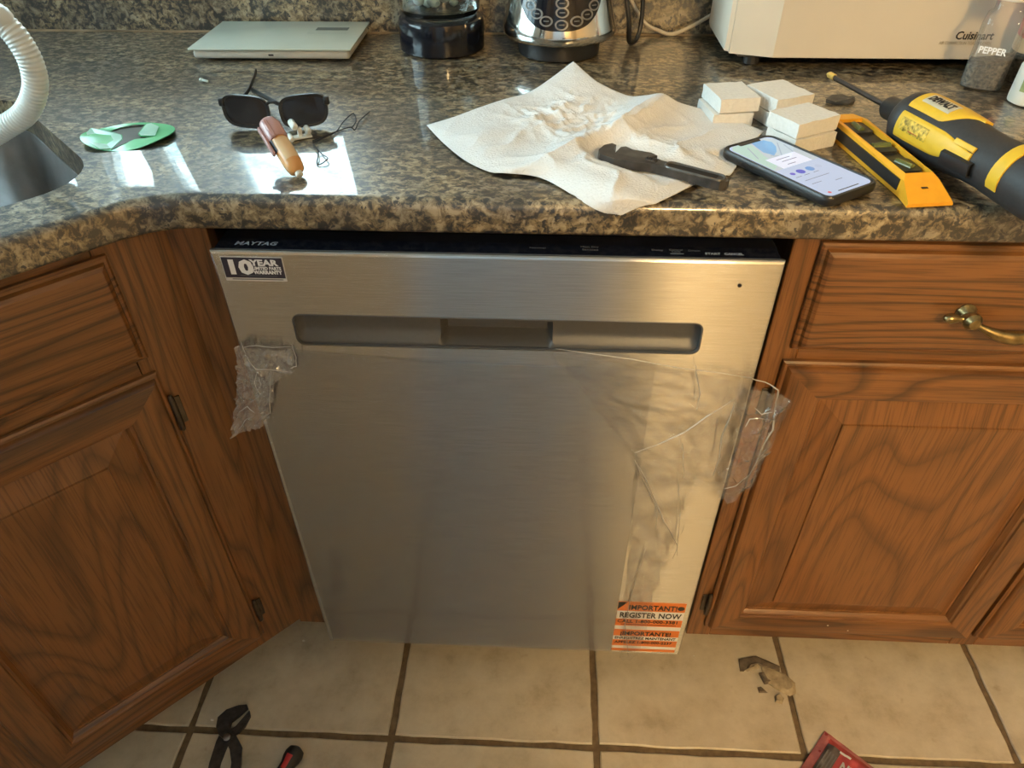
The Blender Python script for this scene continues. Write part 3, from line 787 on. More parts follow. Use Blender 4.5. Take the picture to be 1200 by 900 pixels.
obj('toe_side', MB().box(-0.3715, -0.3565, 0.12, 0.60, 0.0005, ZB-0.0005), WOODIN, lc, world=True)

# ================================================================== PROTECTIVE FILM ON THE DISHWASHER
pf = thing('protective_film', 'clear plastic film peeling off the front of the dishwasher, crumpled at both sides', 'plastic film', (0, -0.003, 0))
def wpt(x, y, z): return (x, y+0.003, z)
P = []
for i in range(45):
    s = i/44; row = []
    for j in range(41):
        t = j/40
        top = 0.735-0.010*math.sin(PI*s) - 0.02*s*s
        x = -0.297+(0.484)*s; z = top+(0.094-top)*t
        y = -0.0016 - 0.0008*mnoise.noise((x*9, z*6, 1.0)) - 0.0004*mnoise.noise((x*40, z*25, 3.0))
        row.append(wpt(x, min(y, -0.0009), z))
    P.append(row)
obj('film_sheet', MB().grid(P), FILM, pf, smooth=True, sharp=0, recalc=False)
def crumple(name, quad, nu, nv, amp, freq, mat, base=-0.006, seed=0.0, ridge=1.0, edge=0.0, lift=None, wx=0.0, facet=False):
    """crumpled sheet spanned by four corner curves given as (x, z) on the door plane"""
    top, bot = quad
    top = catmull([(a, 0, b) for a, b in top], 12); bot = catmull([(a, 0, b) for a, b in bot], 12)
    P = []
    def samp(c, s):
        k = s*(len(c)-1); i = min(int(k), len(c)-2); return c[i].lerp(c[i+1], k-i)
    for i in range(nu+1):
        a, b = samp(top, i/nu), samp(bot, i/nu); row = []
        for j in range(nv+1):
            t = j/nv; p = a.lerp(b, t)
            q = Vector((p.x*freq+seed, p.z*freq, seed*1.7))
            r = 1-abs(mnoise.noise(q)); r2 = 1-abs(mnoise.noise(q*2.3+Vector((5, 1, 2))))
            h = ridge*(r**3*0.7+r2**3*0.3) + (1-ridge)*mnoise.noise(q*0.7)
            dx = edge*mnoise.noise(Vector((i*0.9, seed, 4)))*(1 if j in (0, nv) else 0.25)
            dz = edge*mnoise.noise(Vector((j*0.8, seed, 9)))*(1 if i in (0, nu) else 0.25)
            l = lift(i/nu, t) if lift else 0.0
            wv = wx*mnoise.noise(Vector((p.x*30, p.z*30, seed+3)))
            row.append(wpt(p.x+dz+wv, base-amp*h-l, p.z+dx))
        P.append(row)
    if facet:      # sharp little facets, each triangle flat
        mb = MB(); vs = [p for r_ in P for p in r_]; nb = len(P[0]); rnd = random.Random(name)
        vs = [(x+rnd.uniform(-.0018, .0018), y+rnd.uniform(-.0016, .0016), z+rnd.uniform(-.0018, .0018)) for x, y, z in vs]; fs = []
        for i in range(len(P)-1):
            for j in range(nb-1):
                q = (i*nb+j, i*nb+j+1, (i+1)*nb+j+1, (i+1)*nb+j)
                fs += [(q[0], q[1], q[2]), (q[0], q[2], q[3])] if rnd.random() < .5 else [(q[0], q[1], q[3]), (q[1], q[2], q[3])]
        mb.add(vs, fs); return obj(name, mb, mat, pf, recalc=False)
    return obj(name, MB().grid(P), mat, pf, smooth=True, sharp=0, recalc=False)
# the peeled upper right corner, standing off the door and past its edge
crumple('peeled_flap', ([(0.060, 0.742), (0.147, 0.734), (0.235, 0.722), (0.285, 0.709), (0.318, 0.700), (0.346, 0.688)],
                        [(0.181, 0.560), (0.205, 0.545), (0.240, 0.530), (0.275, 0.525), (0.303, 0.512), (0.326, 0.535)]),
        22, 18, 0.010, 13, FILMW, base=-0.004, seed=3.1, edge=0.004, lift=lambda s, t: 0.012*s*s, facet=True)
# flap hanging down beside the sticker
crumple('hanging_flap', ([(0.181, 0.562), (0.215, 0.556), (0.245, 0.545), (0.262, 0.530)],
                         [(0.203, 0.085), (0.212, 0.078), (0.222, 0.082), (0.230, 0.095)]),
        10, 30, 0.010, 16, FILMW, base=-0.004, seed=8.2, edge=0.002, wx=0.006,
        lift=lambda s, t: 0.006*math.sin(PI*s)*(1-t), facet=True)
# sharp creases and doubled edges of the film, whitened to paint in glints
def crease(px, off, r=0.0006, jit=0.0015):
    rnd = random.Random(len(px)*7+int(px[0][0])); pts = []
    for u, v in px:
        p = at(u, v, y=-off); pts.append((p.x+rnd.uniform(-jit, jit), p.y+0.003+rnd.uniform(-jit, jit), p.z+rnd.uniform(-jit, jit)))
    out = []
    for a, b in zip(pts[:-1], pts[1:]):
        a, b = Vector(a), Vector(b); out += [a, a.lerp(b, 0.4)+Vector((rnd.uniform(-jit, jit)*0.4, 0, rnd.uniform(-jit, jit)*0.4))]
    pts = out+[Vector(pts[-1])]; n = len(pts); r *= 1.15
    obj('crease', MB().tube(pts, [r*(0.35+0.65*math.sin(PI*(i+0.5)/n)) for i in range(n)], 5), FILMC, pf, smooth=True)
crease([(650, 410), (690, 414), (740, 420), (800, 431), (850, 438), (880, 444)], 0.006, 0.0006)
crease([(815, 428), (816, 442), (820, 462), (817, 480)], 0.012)
crease([(745, 532), (772, 520), (800, 507), (830, 488), (860, 471)], 0.016, 0.0007)
crease([(860, 471), (855, 490), (846, 512), (842, 540), (836, 558)], 0.018, 0.0008)
crease([(745, 540), (756, 560), (766, 585), (779, 610), (794, 640), (793, 652)], 0.012, 0.0007)
crease([(745, 540), (757, 570), (770, 596), (768, 620)], 0.010)
crease([(800, 520), (801, 540), (802, 560)], 0.014)
crease([(880, 444), (898, 448), (914, 455), (912, 472), (903, 500), (897, 520), (886, 540), (877, 558), (862, 568), (848, 572)], 0.018, 0.0010, 0.003)
crease([(884, 478), (892, 484), (903, 483)], 0.020, 0.0007)
crease([(872, 500), (878, 492), (892, 490), (905, 494)], 0.020, 0.0008)
crease([(794, 562), (798, 600), (793, 640), (788, 655)], 0.009, 0.0005)
crease([(757, 640), (750, 665), (738, 700), (733, 730), (736, 768)], 0.006, 0.0006)
# the torn, crumpled strip at the left edge
crumple('torn_edge', ([(-0.303, 0.740), (-0.285, 0.741), (-0.260, 0.738), (-0.236, 0.737)],
                      [(-0.312, 0.690), (-0.292, 0.683), (-0.262, 0.690), (-0.238, 0.706)]),
        26, 14, 0.010, 34, FILMT, base=-0.003, seed=1.7, edge=0.004, facet=True)
crumple('torn_strip', ([(-0.312, 0.692), (-0.298, 0.690), (-0.282, 0.686), (-0.268, 0.680)],
                       [(-0.345, 0.590), (-0.328, 0.600), (-0.310, 0.606), (-0.292, 0.620)]),
        16, 26, 0.012, 34, FILMT, base=-0.003, seed=5.5, edge=0.005, facet=True)
crumple('crumpled_edge', ([(0.296, 0.706), (0.315, 0.702), (0.332, 0.694), (0.342, 0.688)], [(0.290, 0.515), (0.304, 0.511), (0.318, 0.522), (0.330, 0.545)]),
        12, 34, 0.012, 30, FILMT2, base=-0.012, seed=6.6, edge=0.006, wx=0.008, facet=True)
for px_ in ([(283, 404), (300, 405), (318, 406), (345, 407)], [(284, 404), (292, 425), (300, 433), (320, 436), (340, 438)], [(345, 407), (350, 418), (349, 430), (338, 434)], [(300, 433), (296, 450), (302, 462), (294, 475)],
            [(318, 440), (318, 460), (314, 482), (306, 494)], [(279, 480), (290, 477), (298, 482)], [(283, 503), (287, 494), (293, 489)], [(303, 445), (306, 452), (301, 462)]):
    crease(px_, 0.012, 0.0005, 0.003)

# ================================================================== THINGS ON THE WORKTOP
ZW = ZT + 0.0004

# --- white corrugated hose
hose_pts = [(-0.80, 0.20, 1.16), (-0.66, 0.16, 1.135)]
for u, v in [(-14, 12), (0, 24), (20, 44), (37, 75), (41, 105), (29, 133), (0, 153)]:
    hose_pts.append(tuple(at(u, v, y=0.13)))
hose_pts += [(-0.64, 0.135, 0.905), (-0.70, 0.14, 0.84), (-0.74, 0.15, 0.76)]
path = catmull(hose_pts, 26)
tot = [0.0]
for a, b in zip(path[:-1], path[1:]): tot.append(tot[-1]+(b-a).length)
dense, rs = [], []
nst = int(tot[-1]/0.0007); k = 0
for i in range(nst+1):
    d = tot[-1]*i/nst
    while k < len(path)-2 and tot[k+1] < d: k += 1
    dense.append(path[k].lerp(path[k+1], (d-tot[k])/max(1e-9, tot[k+1]-tot[k]))); rs.append(0.0126+0.00045*math.cos(d*2*PI/0.0042))
h_ = obj('drain_hose', MB().tube(dense, rs, 16), HOSEM, smooth=True, sharp=0)
tag(h_, 'white corrugated plastic hose arching down into the sink', 'hose')

# --- green oval with a torn star opening
ov = thing('torn_green_sticker', 'shiny green oval sticker with a torn dark opening beside the sink', 'sticker', tuple(at(152, 161, z=ZW)), 0.18)
A, B = 0.0535, 0.0420
outl = [(A*math.cos(2*PI*i/56), B*math.sin(2*PI*i/56), 0) for i in range(56)]
ov_inv = Matrix.LocRotScale(ov.location, ov.rotation_euler, ov.scale).inverted()
def ovp(u, v): p = ov_inv @ at(u, v, z=ZW+0.001); return (p.x, p.y)
star = [ovp(*q) for q in ((129, 154), (142, 150), (158, 147.5), (171, 147), (162, 158), (165, 161), (182, 163.5), (158, 163.5), (148, 166.5), (131, 174.5), (144, 163), (143, 158))]
mb = MB(); v_, f_ = fill_with_holes([outl, [(x, y, 0) for x, y in star]])
v_ = [(x, y, 0.0012+0.004*(x/A)**2*(1 if x > 0 else 1.3)+0.0015*math.sin(x*60+y*40)) for x, y, z in v_]
mb.add(v_, f_); mb.add([(x, y, z-0.0008) for x, y, z in v_], [tuple(reversed(f)) for f in f_])
obj('green_disc', mb, GREENM, ov, smooth=True, sharp=0, recalc=False)
obj('lining', MB().prism([(x*1.06, y*1.04) for x, y in star], 0.0001, 0.0006), OLIVE, ov)
for q in ([ovp(*w_) for w_ in ((103, 160), (108, 154), (128, 154.5), (142, 158.5), (143, 163), (130, 174), (118, 176), (106, 170))],
          [ovp(*w_) for w_ in ((172.5, 147.5), (178, 146.5), (187, 151), (183, 162.5), (166, 160.5), (163.5, 158))]):
    mb = MB(); zf = lambda x, y: 0.0016+0.004*(x/A)**2*(1 if x > 0 else 1.3)+0.0015*math.sin(x*60+y*40)
    n = len(q); mb.add([(x, y, zf(x, y)) for x, y in q]+[(x, y, zf(x, y)+0.0004) for x, y in q],
                       [tuple(range(n-1, -1, -1)), tuple(range(n, 2*n))]+[(i, (i+1) % n, n+(i+1) % n, n+i) for i in range(n)])
    obj('glare_patch', mb, GREENGLARE, ov)

# --- kitchen scale
a, b = at(229, 70, z=ZW+0.002), at(409, 71, z=ZW+0.002)
ang = math.atan2(b.y-a.y, b.x-a.x)
sc_w, sc_d = (b-a).length+0.004, 0.150
mid = (a+b)/2
sc = thing('kitchen_scale', 'flat grey-green digital kitchen scale in front of the backsplash', 'scale', (mid.x, mid.y, ZW), ang)
obj('body', MB().rbox(-sc_w/2, sc_w/2, 0.0, sc_d, 0.003, 0.0165, 0.005, 3), SCALEBODY, sc, smooth=True)
obj('glass_top', MB().rbox(-sc_w/2-0.004, sc_w/2+0.004, -0.005, sc_d+0.003, 0.0167, 0.0197, 0.0012, 2), SCALETOP, sc, smooth=True)
obj('display', MB().rbox(0.046, 0.098, 0.098, 0.114, 0.0198, 0.0201, 0.0001, 1), LCD, sc)
obj('key_panel', MB().box(0.038, 0.101, 0.0785, 0.0787, 0.0198, 0.02).box(0.038, 0.0383, 0.0785, 0.095, 0.0198, 0.02).box(0.1008, 0.101, 0.0785, 0.095, 0.0198, 0.02), plain('scale_line', (0.25, 0.31, 0.28), 0.4), sc)
obj('charging_port', MB().rbox(-0.004, 0.004, -0.0004, 0.0006, 0.0080, 0.0105, 0.0003, 1), PRINTBLACK, sc)
for sx in (-1, 1):
    for yy in (0.02, sc_d-0.02):
        obj('foot', MB().lathe([(0.008, 0.0), (0.008, 0.003)], 14, c=(sx*(sc_w/2-0.02), yy, 0)), BLACKPL, sc)

# --- sunglasses
a, b = at(262, 153, z=ZW), at(389, 151, z=ZW)
ang = math.atan2(b.y-a.y, b.x-a.x)
sg = thing('sunglasses', 'black rectangular sunglasses with folded temples under the orange tube', 'sunglasses', tuple((a+b)/2), ang)
GWD = (b-a).length
def lens_outline(s, k=1.0, n=36):
    pts = []
    cx, w, h = s*GWD*0.262, GWD*0.218*k, 0.0190*k if k == 1 else 0.0190-(1-k)*0.02
    for i in range(n):
        t = 2*PI*i/n; c, q = math.cos(t), math.sin(t)
        x = w*math.copysign(abs(c)**0.55, c); z = h*math.copysign(abs(q)**0.62, q)
        z += 0.0018*(x/w)*s
        pts.append((cx+x*(1-0.06*(z/h if z < 0 else 0)*-1), z))
    return pts
TILT = 0.10
def up(x, z, y=0.0):
    zz = 0.0215+z; bow = 0.007*(x/(GWD/2))**2
    return (x, y+bow+zz*math.sin(TILT), zz*math.cos(TILT))
fr = MB()
for s in (-1, 1):
    o_, i_ = lens_outline(s, 1.0), lens_outline(s, 0.88)
    fr.loft([[up(x, z, -0.0015) for x, z in i_], [up(x, z, -0.0022) for x, z in o_], [up(x, z, 0.0020) for x, z in o_], [up(x, z, 0.0016) for x, z in i_], [up(x, z, -0.0015) for x, z in i_]], caps=False)
fr.tube([up(-0.009, 0.008), up(-0.004, 0.011), up(0.004, 0.011), up(0.009, 0.008)], 0.0019, 8)
for s in (-1, 1):
    fr.rbox(s*GWD*0.475-0.0035, s*GWD*0.475+0.0035, 0.006, 0.013, 0.027, 0.036, 0.001, 1)
obj('frame', fr, BLACKPL, sg, smooth=True, sharp=50)
for s in (-1, 1):
    i_ = lens_outline(s, 0.90); n = len(i_)
    obj('lens', MB().add([up(x, z, -0.0006) for x, z in i_]+[up(x, z, 0.0006) for x, z in i_],
        [tuple(range(n)), tuple(range(2*n-1, n-1, -1))]+[(k, (k+1) % n, n+(k+1) % n, n+k) for k in range(n)]), LENSM, sg)
inv = Matrix.LocRotScale(sg.location, sg.rotation_euler, sg.scale).inverted()
def loc(p): return inv @ Vector(p)
def flat_tube(mb, pts, w, h, n=10):
    pts = catmull(pts, 6); loops = []
    for i, p in enumerate(pts):
        t = (pts[min(i+1, len(pts)-1)]-pts[max(i-1, 0)]).normalized(); sd = t.cross(Vector((0, 0, 1))).normalized()
        k = 0.75+0.5*i/len(pts)
        loops.append([p+sd*w*math.cos(2*PI*q/n)+Vector((0, 0, 1))*h*k*math.sin(2*PI*q/n) for q in range(n)])
    return mb.loft(loops)
t1 = [(-GWD*0.485, 0.012, 0.033), loc(at(277, 117, z=0.932)), loc(at(288, 110, z=0.928)), loc(at(296, 95, z=0.923)), loc(at(300, 83, z=0.920))]
obj('temple', flat_tube(MB(), t1, 0.0016, 0.0030), BLACKPL, sg, smooth=True)
t2 = [(GWD*0.485, 0.014, 0.033), loc(at(352, 128, z=0.936)), loc(at(330, 123, z=0.932)), loc(at(310, 113, z=0.926)), loc(at(295, 105, z=0.921))]
obj('temple', flat_tube(MB(), t2, 0.0016, 0.0032), BLACKPL, sg, smooth=True)

# --- orange tube leaning on the sunglasses
pn, pfar = Vector(at(350, 203, z=ZT+0.0066)), Vector(at(313, 143, z=ZT+0.043))
ax = (pfar-pn); TLEN = ax.length; ax.normalize()
gt = thing('glue_tube', 'amber plastic tube with a pinkish clip cap lying against the sunglasses', 'tube', tuple(pn))
q = ax.to_track_quat('X', 'Z'); gt.rotation_euler = q.to_euler()
obj('nozzle', MB().lathe([(0.0022, -0.004), (0.0040, -0.003), (0.0044, 0.004), (0.0040, 0.006)], 16, axis='x'), WHITEPL, gt, smooth=True)
obj('shoulder', MB().lathe([(0.0050, 0.001), (0.0085, 0.004), (0.0098, 0.010), (0.0100, 0.013)], 24, axis='x'), TUBEOR, gt, smooth=True)
obj('barrel', MB().lathe([(0.0099, 0.013), (0.0102, 0.014), (0.0102, TLEN-0.030), (0.0095, TLEN-0.028)], 28, axis='x'), TUBEOR, gt, smooth=True)
lb = MB(); P = []
for i in range(2):
    row = []
    for k in range(13):
        a_ = 0.75+k/12*2.5; row.append((0.0150+(TLEN-0.046)*i, 0.0105*math.cos(a_), 0.0105*math.sin(a_)))
    P.append(row)
obj('label_wrap', lb.grid(P), TUBELB, gt, smooth=True, recalc=False)
P = [[(0.030+0.022*i, 0.0107*math.cos(a_), 0.0107*math.sin(a_)) for a_ in (0.15, 0.35, 0.55)] for i in range(2)]
obj('printed_block', MB().grid(P), PRINTBLACK, gt, recalc=False)
obj('cap', MB().lathe([(0.0108, TLEN-0.028), (0.0118, TLEN-0.025), (0.0118, TLEN-0.008), (0.0095, TLEN-0.001), (0.004, TLEN)], 24, axis='x')
    .rbox(TLEN-0.045, TLEN-0.006, 0.0112, 0.0145, -0.0025, 0.0035, 0.001, 1).rbox(TLEN-0.030, TLEN-0.006, 0.004, 0.009, 0.0085, 0.0125, 0.001, 1), TUBECAP, gt, smooth=True)

# --- little white plastic clip next to the tube
c0 = at(353, 162, z=ZW)
wc = thing('plastic_clip', 'small white plastic clip with round pegs beside the orange tube', 'clip', tuple(c0), 0.5)
obj('peg', MB().lathe([(0.0025, -0.011), (0.0042, -0.009), (0.0042, 0.009), (0.0025, 0.011)], 14, axis='y', c=(-0.006, 0.004, 0.016)), WHITEPL, wc, smooth=True)
obj('peg', MB().lathe([(0.0022, -0.008), (0.0036, -0.006), (0.0036, 0.006), (0.0022, 0.008)], 14, axis='y', c=(-0.013, -0.004, 0.0042)), WHITEPL, wc, smooth=True)
obj('peg', MB().lathe([(0.0022, -0.008), (0.0036, -0.006), (0.0036, 0.006), (0.0022, 0.008)], 14, axis='y', c=(0.009, 0.000, 0.009)), WHITEPL, wc, smooth=True)
obj('base_plate', MB().rbox(-0.010, 0.013, -0.006, 0.006, 0.0005, 0.0030, 0.001, 1).rbox(-0.003, 0.002, -0.003, 0.003, 0.003, 0.013, 0.0006, 1).rbox(0.006, 0.012, -0.003, 0.003, 0.003, 0.007, 0.0006, 1), WHITEPL, wc)

# --- tangle of black thread
th = MB()
def onct(pts, z=0.0009): return catmull([at(u, v, z=ZW+z+0.003*(k % 2)) for k, (u, v) in enumerate(pts)], 8)
th.tube(onct([(366, 167), (380, 161), (394, 154), (403, 142), (414, 133), (417, 142), (412, 150)]), 0.0007, 5)
th.tube(onct([(366, 165), (384, 158), (400, 152), (411, 149), (416, 152), (421, 142), (433, 131)]), 0.0007, 5)
th.tube(onct([(366, 167), (372, 175), (378, 181), (384, 186), (372, 193), (373, 178), (367, 170)]), 0.0007, 5)
t_ = obj('thread_tangle', th, THREAD, smooth=True)
tag(t_, 'tangle of thin black thread on the worktop beside the sunglasses', 'thread')

# --- clear plastic plug lying near the scale
cp = at(240, 97, z=ZW)
cs = obj('clear_wall_plug', MB().lathe([(0.0012, -0.008), (0.0030, -0.007), (0.0030, -0.004), (0.0019, -0.003), (0.0019, 0.008), (0.0012, 0.009)], 12, axis='x', c=(0, 0, 0.0031)), PALEGLASS, smooth=True)
cs.location = cp; cs.rotation_euler = (0, 0, -0.5)
tag(cs, 'tiny pale plastic plug lying between the scale and the sunglasses', 'plug')

# --- jar on a black base
jx, jy = (at(470, 52, z=ZW).x+at(571, 52, z=ZW).x)/2, at(520, 70, z=ZW).y+0.064
jr = thing('glass_jar', 'clear glass jar on a glossy black round base by the backsplash', 'jar', (jx, jy, ZW))
obj('base', MB().lathe([(0.0635, 0.0), (0.0665, 0.003), (0.0668, 0.040), (0.0650, 0.046), (0.0600, 0.049), (0.050, 0.049)], 48), BLACKGLOSS, jr, smooth=True)
obj('glass', MB().lathe([(0.040, 0.0492), (0.055, 0.0505), (0.0605, 0.058), (0.0620, 0.070), (0.0620, 0.17), (0.0590, 0.17), (0.0590, 0.070), (0.0570, 0.061), (0.045, 0.056), (0.003, 0.055)], 48, caps=False), GLASSM, jr, smooth=True)
bits = MB()
for k in range(16):
    a_ = random.uniform(0, 2*PI); r_ = random.uniform(0.005, 0.042)
    x, y = r_*math.cos(a_), r_*math.sin(a_); z = 0.0565+random.uniform(0, 0.016); e = random.uniform(0.006, 0.010)
    bits.lathe([(0.001, -e), (e*0.8, -e*0.5), (e, 0.1*e), (e*0.6, e*0.7), (0.001, e)], 7, c=(x, y, z+e), sx=1.2, sy=0.8)
obj('contents', bits, PALEGLASS, jr, smooth=True, kind='stuff')
obj('lid', MB().lathe([(0.0625, 0.1702), (0.064, 0.172), (0.064, 0.19), (0.06, 0.193), (0.02, 0.195)], 40), BLACKGLOSS, jr, smooth=True)

# --- blender base with a keypad
bx_, by_ = 0.068, 0.545
bl = thing('blender', 'chrome blender base with a black oval-button keypad', 'blender', (bx_, by_, ZW))
obj('foot_ring', MB().lathe([(0.0600, 0.0), (0.0625, 0.002), (0.0640, 0.018), (0.0660, 0.026)], 48), BLACKPL, bl, smooth=True)
BP = [(0.070, 0.0265), (0.0845, 0.0285), (0.0870, 0.034), (0.0865, 0.042), (0.0830, 0.052), (0.0810, 0.060), (0.0770, 0.078), (0.0690, 0.110), (0.058, 0.150)]
obj('chrome_body', MB().lathe(BP, 64), CHROME, bl, smooth=True, sharp=60)
obj('jar_collar', MB().lathe([(0.0560, 0.1502), (0.0580, 0.152), (0.0560, 0.175), (0.05, 0.177)], 48), BLACKPL, bl, smooth=True)
def br_(z):
    for (r0, z0), (r1, z1) in zip(BP[:-1], BP[1:]):
        if z0 <= z <= z1: return r0+(r1-r0)*(z-z0)/(z1-z0)
    return BP[-1][0]
P = []
for i in range(41):
    a_ = -0.98+1.96*i/40; zlow = 0.050+0.050*(abs(a_)/0.98)**3.0; row = []
    for j in range(13):
        z = zlow+(0.132-zlow)*j/12
        r_ = br_(z)+0.0012; row.append((r_*math.sin(a_), -r_*math.cos(a_), z))
    P.append(row)
kp = obj('keypad', MB().grid(P), BLACKGLOSS, bl, smooth=True, recalc=False)
def key(uu, vv, w=0.0105):
    # point of the keypad seen at that pixel: march along the view ray
    d = FW + RT*((uu-600)/FPX) + UP*((450-vv)/FPX); t = 0.8
    for _ in range(4000):
        p = CAM+d*t; lx, ly, lz = p.x-bx_, p.y-by_, p.z-ZW
        if math.hypot(lx, ly) <= br_(max(0.028, min(0.149, lz)))+0.0013: break
        t += 0.0004
    a_ = math.atan2(lx, -ly); z = lz
    def on(da, dz, off):
        zz = z+dz; r_ = br_(zz)+off; aa = a_+da/r_; return (r_*math.sin(aa), -r_*math.cos(aa), zz)
    n = 20; mb = MB()
    ring = lambda k, off: [on(w*k*math.cos(2*PI*i/n), 0.0068*k*math.sin(2*PI*i/n), off) for i in range(n)]
    mb.loft([ring(1.0, 0.0012), ring(1.0, 0.0022), ring(0.74, 0.0022), ring(0.74, 0.0014)], caps=False)
    obj('key_ring', mb, plain('key_grey', (0.16, 0.155, 0.15), 0.35) if 'key_grey' not in MATS else MATS['key_grey'], kp, smooth=True, sharp=30)
    w2 = MB(); w2.loft([ring(0.34, 0.0013), ring(0.34, 0.0017)]); 
    w3 = MB(); w3.loft([[on(-0.004, -0.0006, o) for o in (0.0013, 0.0017)]+[on(0.004, -0.0006, o) for o in (0.0017, 0.0013)],
                        [on(-0.004, 0.0008, o) for o in (0.0013, 0.0017)]+[on(0.004, 0.0008, o) for o in (0.0017, 0.0013)]])
    obj('key_mark', w3, PRINTDIM, kp)
for uu, vv in ((622, 6), (659, 4), (696, 6), (629, 16), (659, 15), (688, 17), (640, 25), (676, 25), (658, 29.5)):
    key(uu, vv, 0.0098 if vv > 28 or vv < 26 else 0.0098)
# black cord of the blender
bcr = catmull([(bx_+0.085, by_+0.05, 1.07), (bx_+0.098, by_+0.03, 1.00), (bx_+0.108, by_+0.02, 0.955), (bx_+0.112, by_+0.028, 0.9225), (bx_+0.126, by_+0.045, 0.924), (bx_+0.131, by_+0.055, 0.96), (bx_+0.124, by_+0.06, 1.05)], 10)
bc = obj('power_cord', MB().tube(bcr, 0.0037, 8), BLACKPL, bl, smooth=True, world=True)

# --- white appliance cord along the backsplash
pts = [at(u, v, y=yy) for u, v, yy in ((728, -60, 0.634), (733, -20, 0.634), (742, 5, 0.634), (756, 27, 0.634), (772, 36, 0.630), (788, 40, 0.627), (812, 30, 0.630), (836, 16, 0.631), (853, 7, 0.628), (880, -6, 0.62))]
wcd = obj('white_cord', MB().tube(catmull(pts, 8), 0.0030, 8), CORDW, smooth=True)
tag(wcd, 'thin white power cord looping along the backsplash behind the blender', 'cord')

# --- cream countertop appliance
YO = 0.462; ZO = ZW+0.0165
ovn = thing('toaster_oven', 'cream countertop toaster oven standing against the backsplash', 'toaster oven', (0.60, YO, ZW))
prof = [(-0.2815, 0.0200), (-0.2225, 0.0), (0.2225, 0.0), (0.2815, 0.0200), (0.2815, 0.165), (-0.2815, 0.165)]
obj('shell', MB().prism(prof, 0.0168, 0.260), OVENM, ovn)
ew = MB(); 
loops_ = []
for x, ins in ((-0.2818, 0.0), (-0.288, 0.002), (-0.2915, 0.010)):
    loops_.append([(x, 0.024+ins, 0.018+ins*0.6), (x, 0.021+ins, 0.030+ins), (x, 0.023+ins, 0.25-ins), (x, 0.160-ins, 0.25-ins), (x, 0.160-ins, 0.018+ins)])
ew.loft(loops_)
obj('side_cap', ew, OVENSIDE, ovn, smooth=True, sharp=30)
obj('underside', MB().box(-0.27, 0.27, 0.012, 0.155, 0.0145, 0.0166), BLACKPL, ovn)
for sx in (-1, 1):
    for yy in (0.03, 0.145):
        obj('foot', MB().lathe([(0.010, 0.0), (0.012, 0.002), (0.012, 0.0143)], 14, c=(sx*0.245, yy, 0)), BLACKPL, ovn)
obj('brand_lettering', text_mb('Cuisinart', 0.0150, (0.025, -0.0003, 0.0435), EX, EZ, 0.0003, width=0.052, bold=0.0003, shear=0.12), PRINTBLACK, ovn, label='brand name in dark italics')
obj('model_lettering', text_mb('AIR CONVECTION TOASTER OVEN', 0.0060, (0.006, -0.0003, 0.0365), EX, EZ, 0.0003, width=0.072), plain('tan_print', (0.33, 0.27, 0.19), 0.6), ovn)

# --- paper towel
pt_A = [(500, 147, .003), (530, 138, .008), (560, 127, .012), (590, 117, .012), (618, 109, .012), (640, 96, .020), (672, 72, .033)]
pt_B = [(672, 72, .033), (700, 96, .022), (735, 112, .014), (757, 112, .020), (777, 110, .030), (795, 120, .018), (822, 128, .008), (852, 137, .006), (895, 154, .003)]
pt_C = [(895, 154, .003), (872, 178, .003), (858, 203, .003), (848, 206, .004), (820, 214, .004), (785, 231, .003), (756, 244, .001), (722, 254, -.013)]
pt_D = [(722, 254, -.013), (695, 244, -.005), (670, 228, .001), (640, 211, .003), (617, 205, .004), (590, 203, .004), (572, 201, .003), (545, 188, .003), (520, 168, .003), (500, 147, .003)]
def edge_pts(e):
    out = []
    for u, v, h in e:
        out.append(at(u, v, z=ZT+h))
    return catmull(out, 8)
eA, eB, eC, eD = (edge_pts(e) for e in (pt_A, pt_B, pt_C, pt_D))
def samp(c, s):
    k = s*(len(c)-1); i = min(int(k), len(c)-2); return c[i].lerp(c[i+1], k-i)
NP = 150
_pc = [at(u, v, z=ZT+0.012) for u, v in ((850, 176), (893, 157), (1028, 212), (978, 240))]
_pl = (_pc[2]-_pc[1]+_pc[3]-_pc[0]).normalized(); PHC = (_pl.x, _pl.y); _pm = sum(_pc, Vector())/4
P = []
WR0, WR1 = at(722, 174, z=ZT+0.015), at(855, 216, z=ZT+0.015)
def seg_dist(p, a, b):
    ab = Vector((b.x-a.x, b.y-a.y)); t = max(0, min(1, Vector((p.x-a.x, p.y-a.y)).dot(ab)/ab.dot(ab)))
    return math.hypot(p.x-a.x-ab.x*t, p.y-a.y-ab.y*t)
bot = lambda s: samp(eA, s)                 # A -> B
topc = lambda s: samp(list(reversed(eC)), s)  # D -> C
lef = lambda t: samp(list(reversed(eD)), t)   # A -> D
rig = lambda t: samp(eB, t)                   # B -> C
cA, cB, cD, cC = eA[0], eA[-1], eC[-1], eC[0]
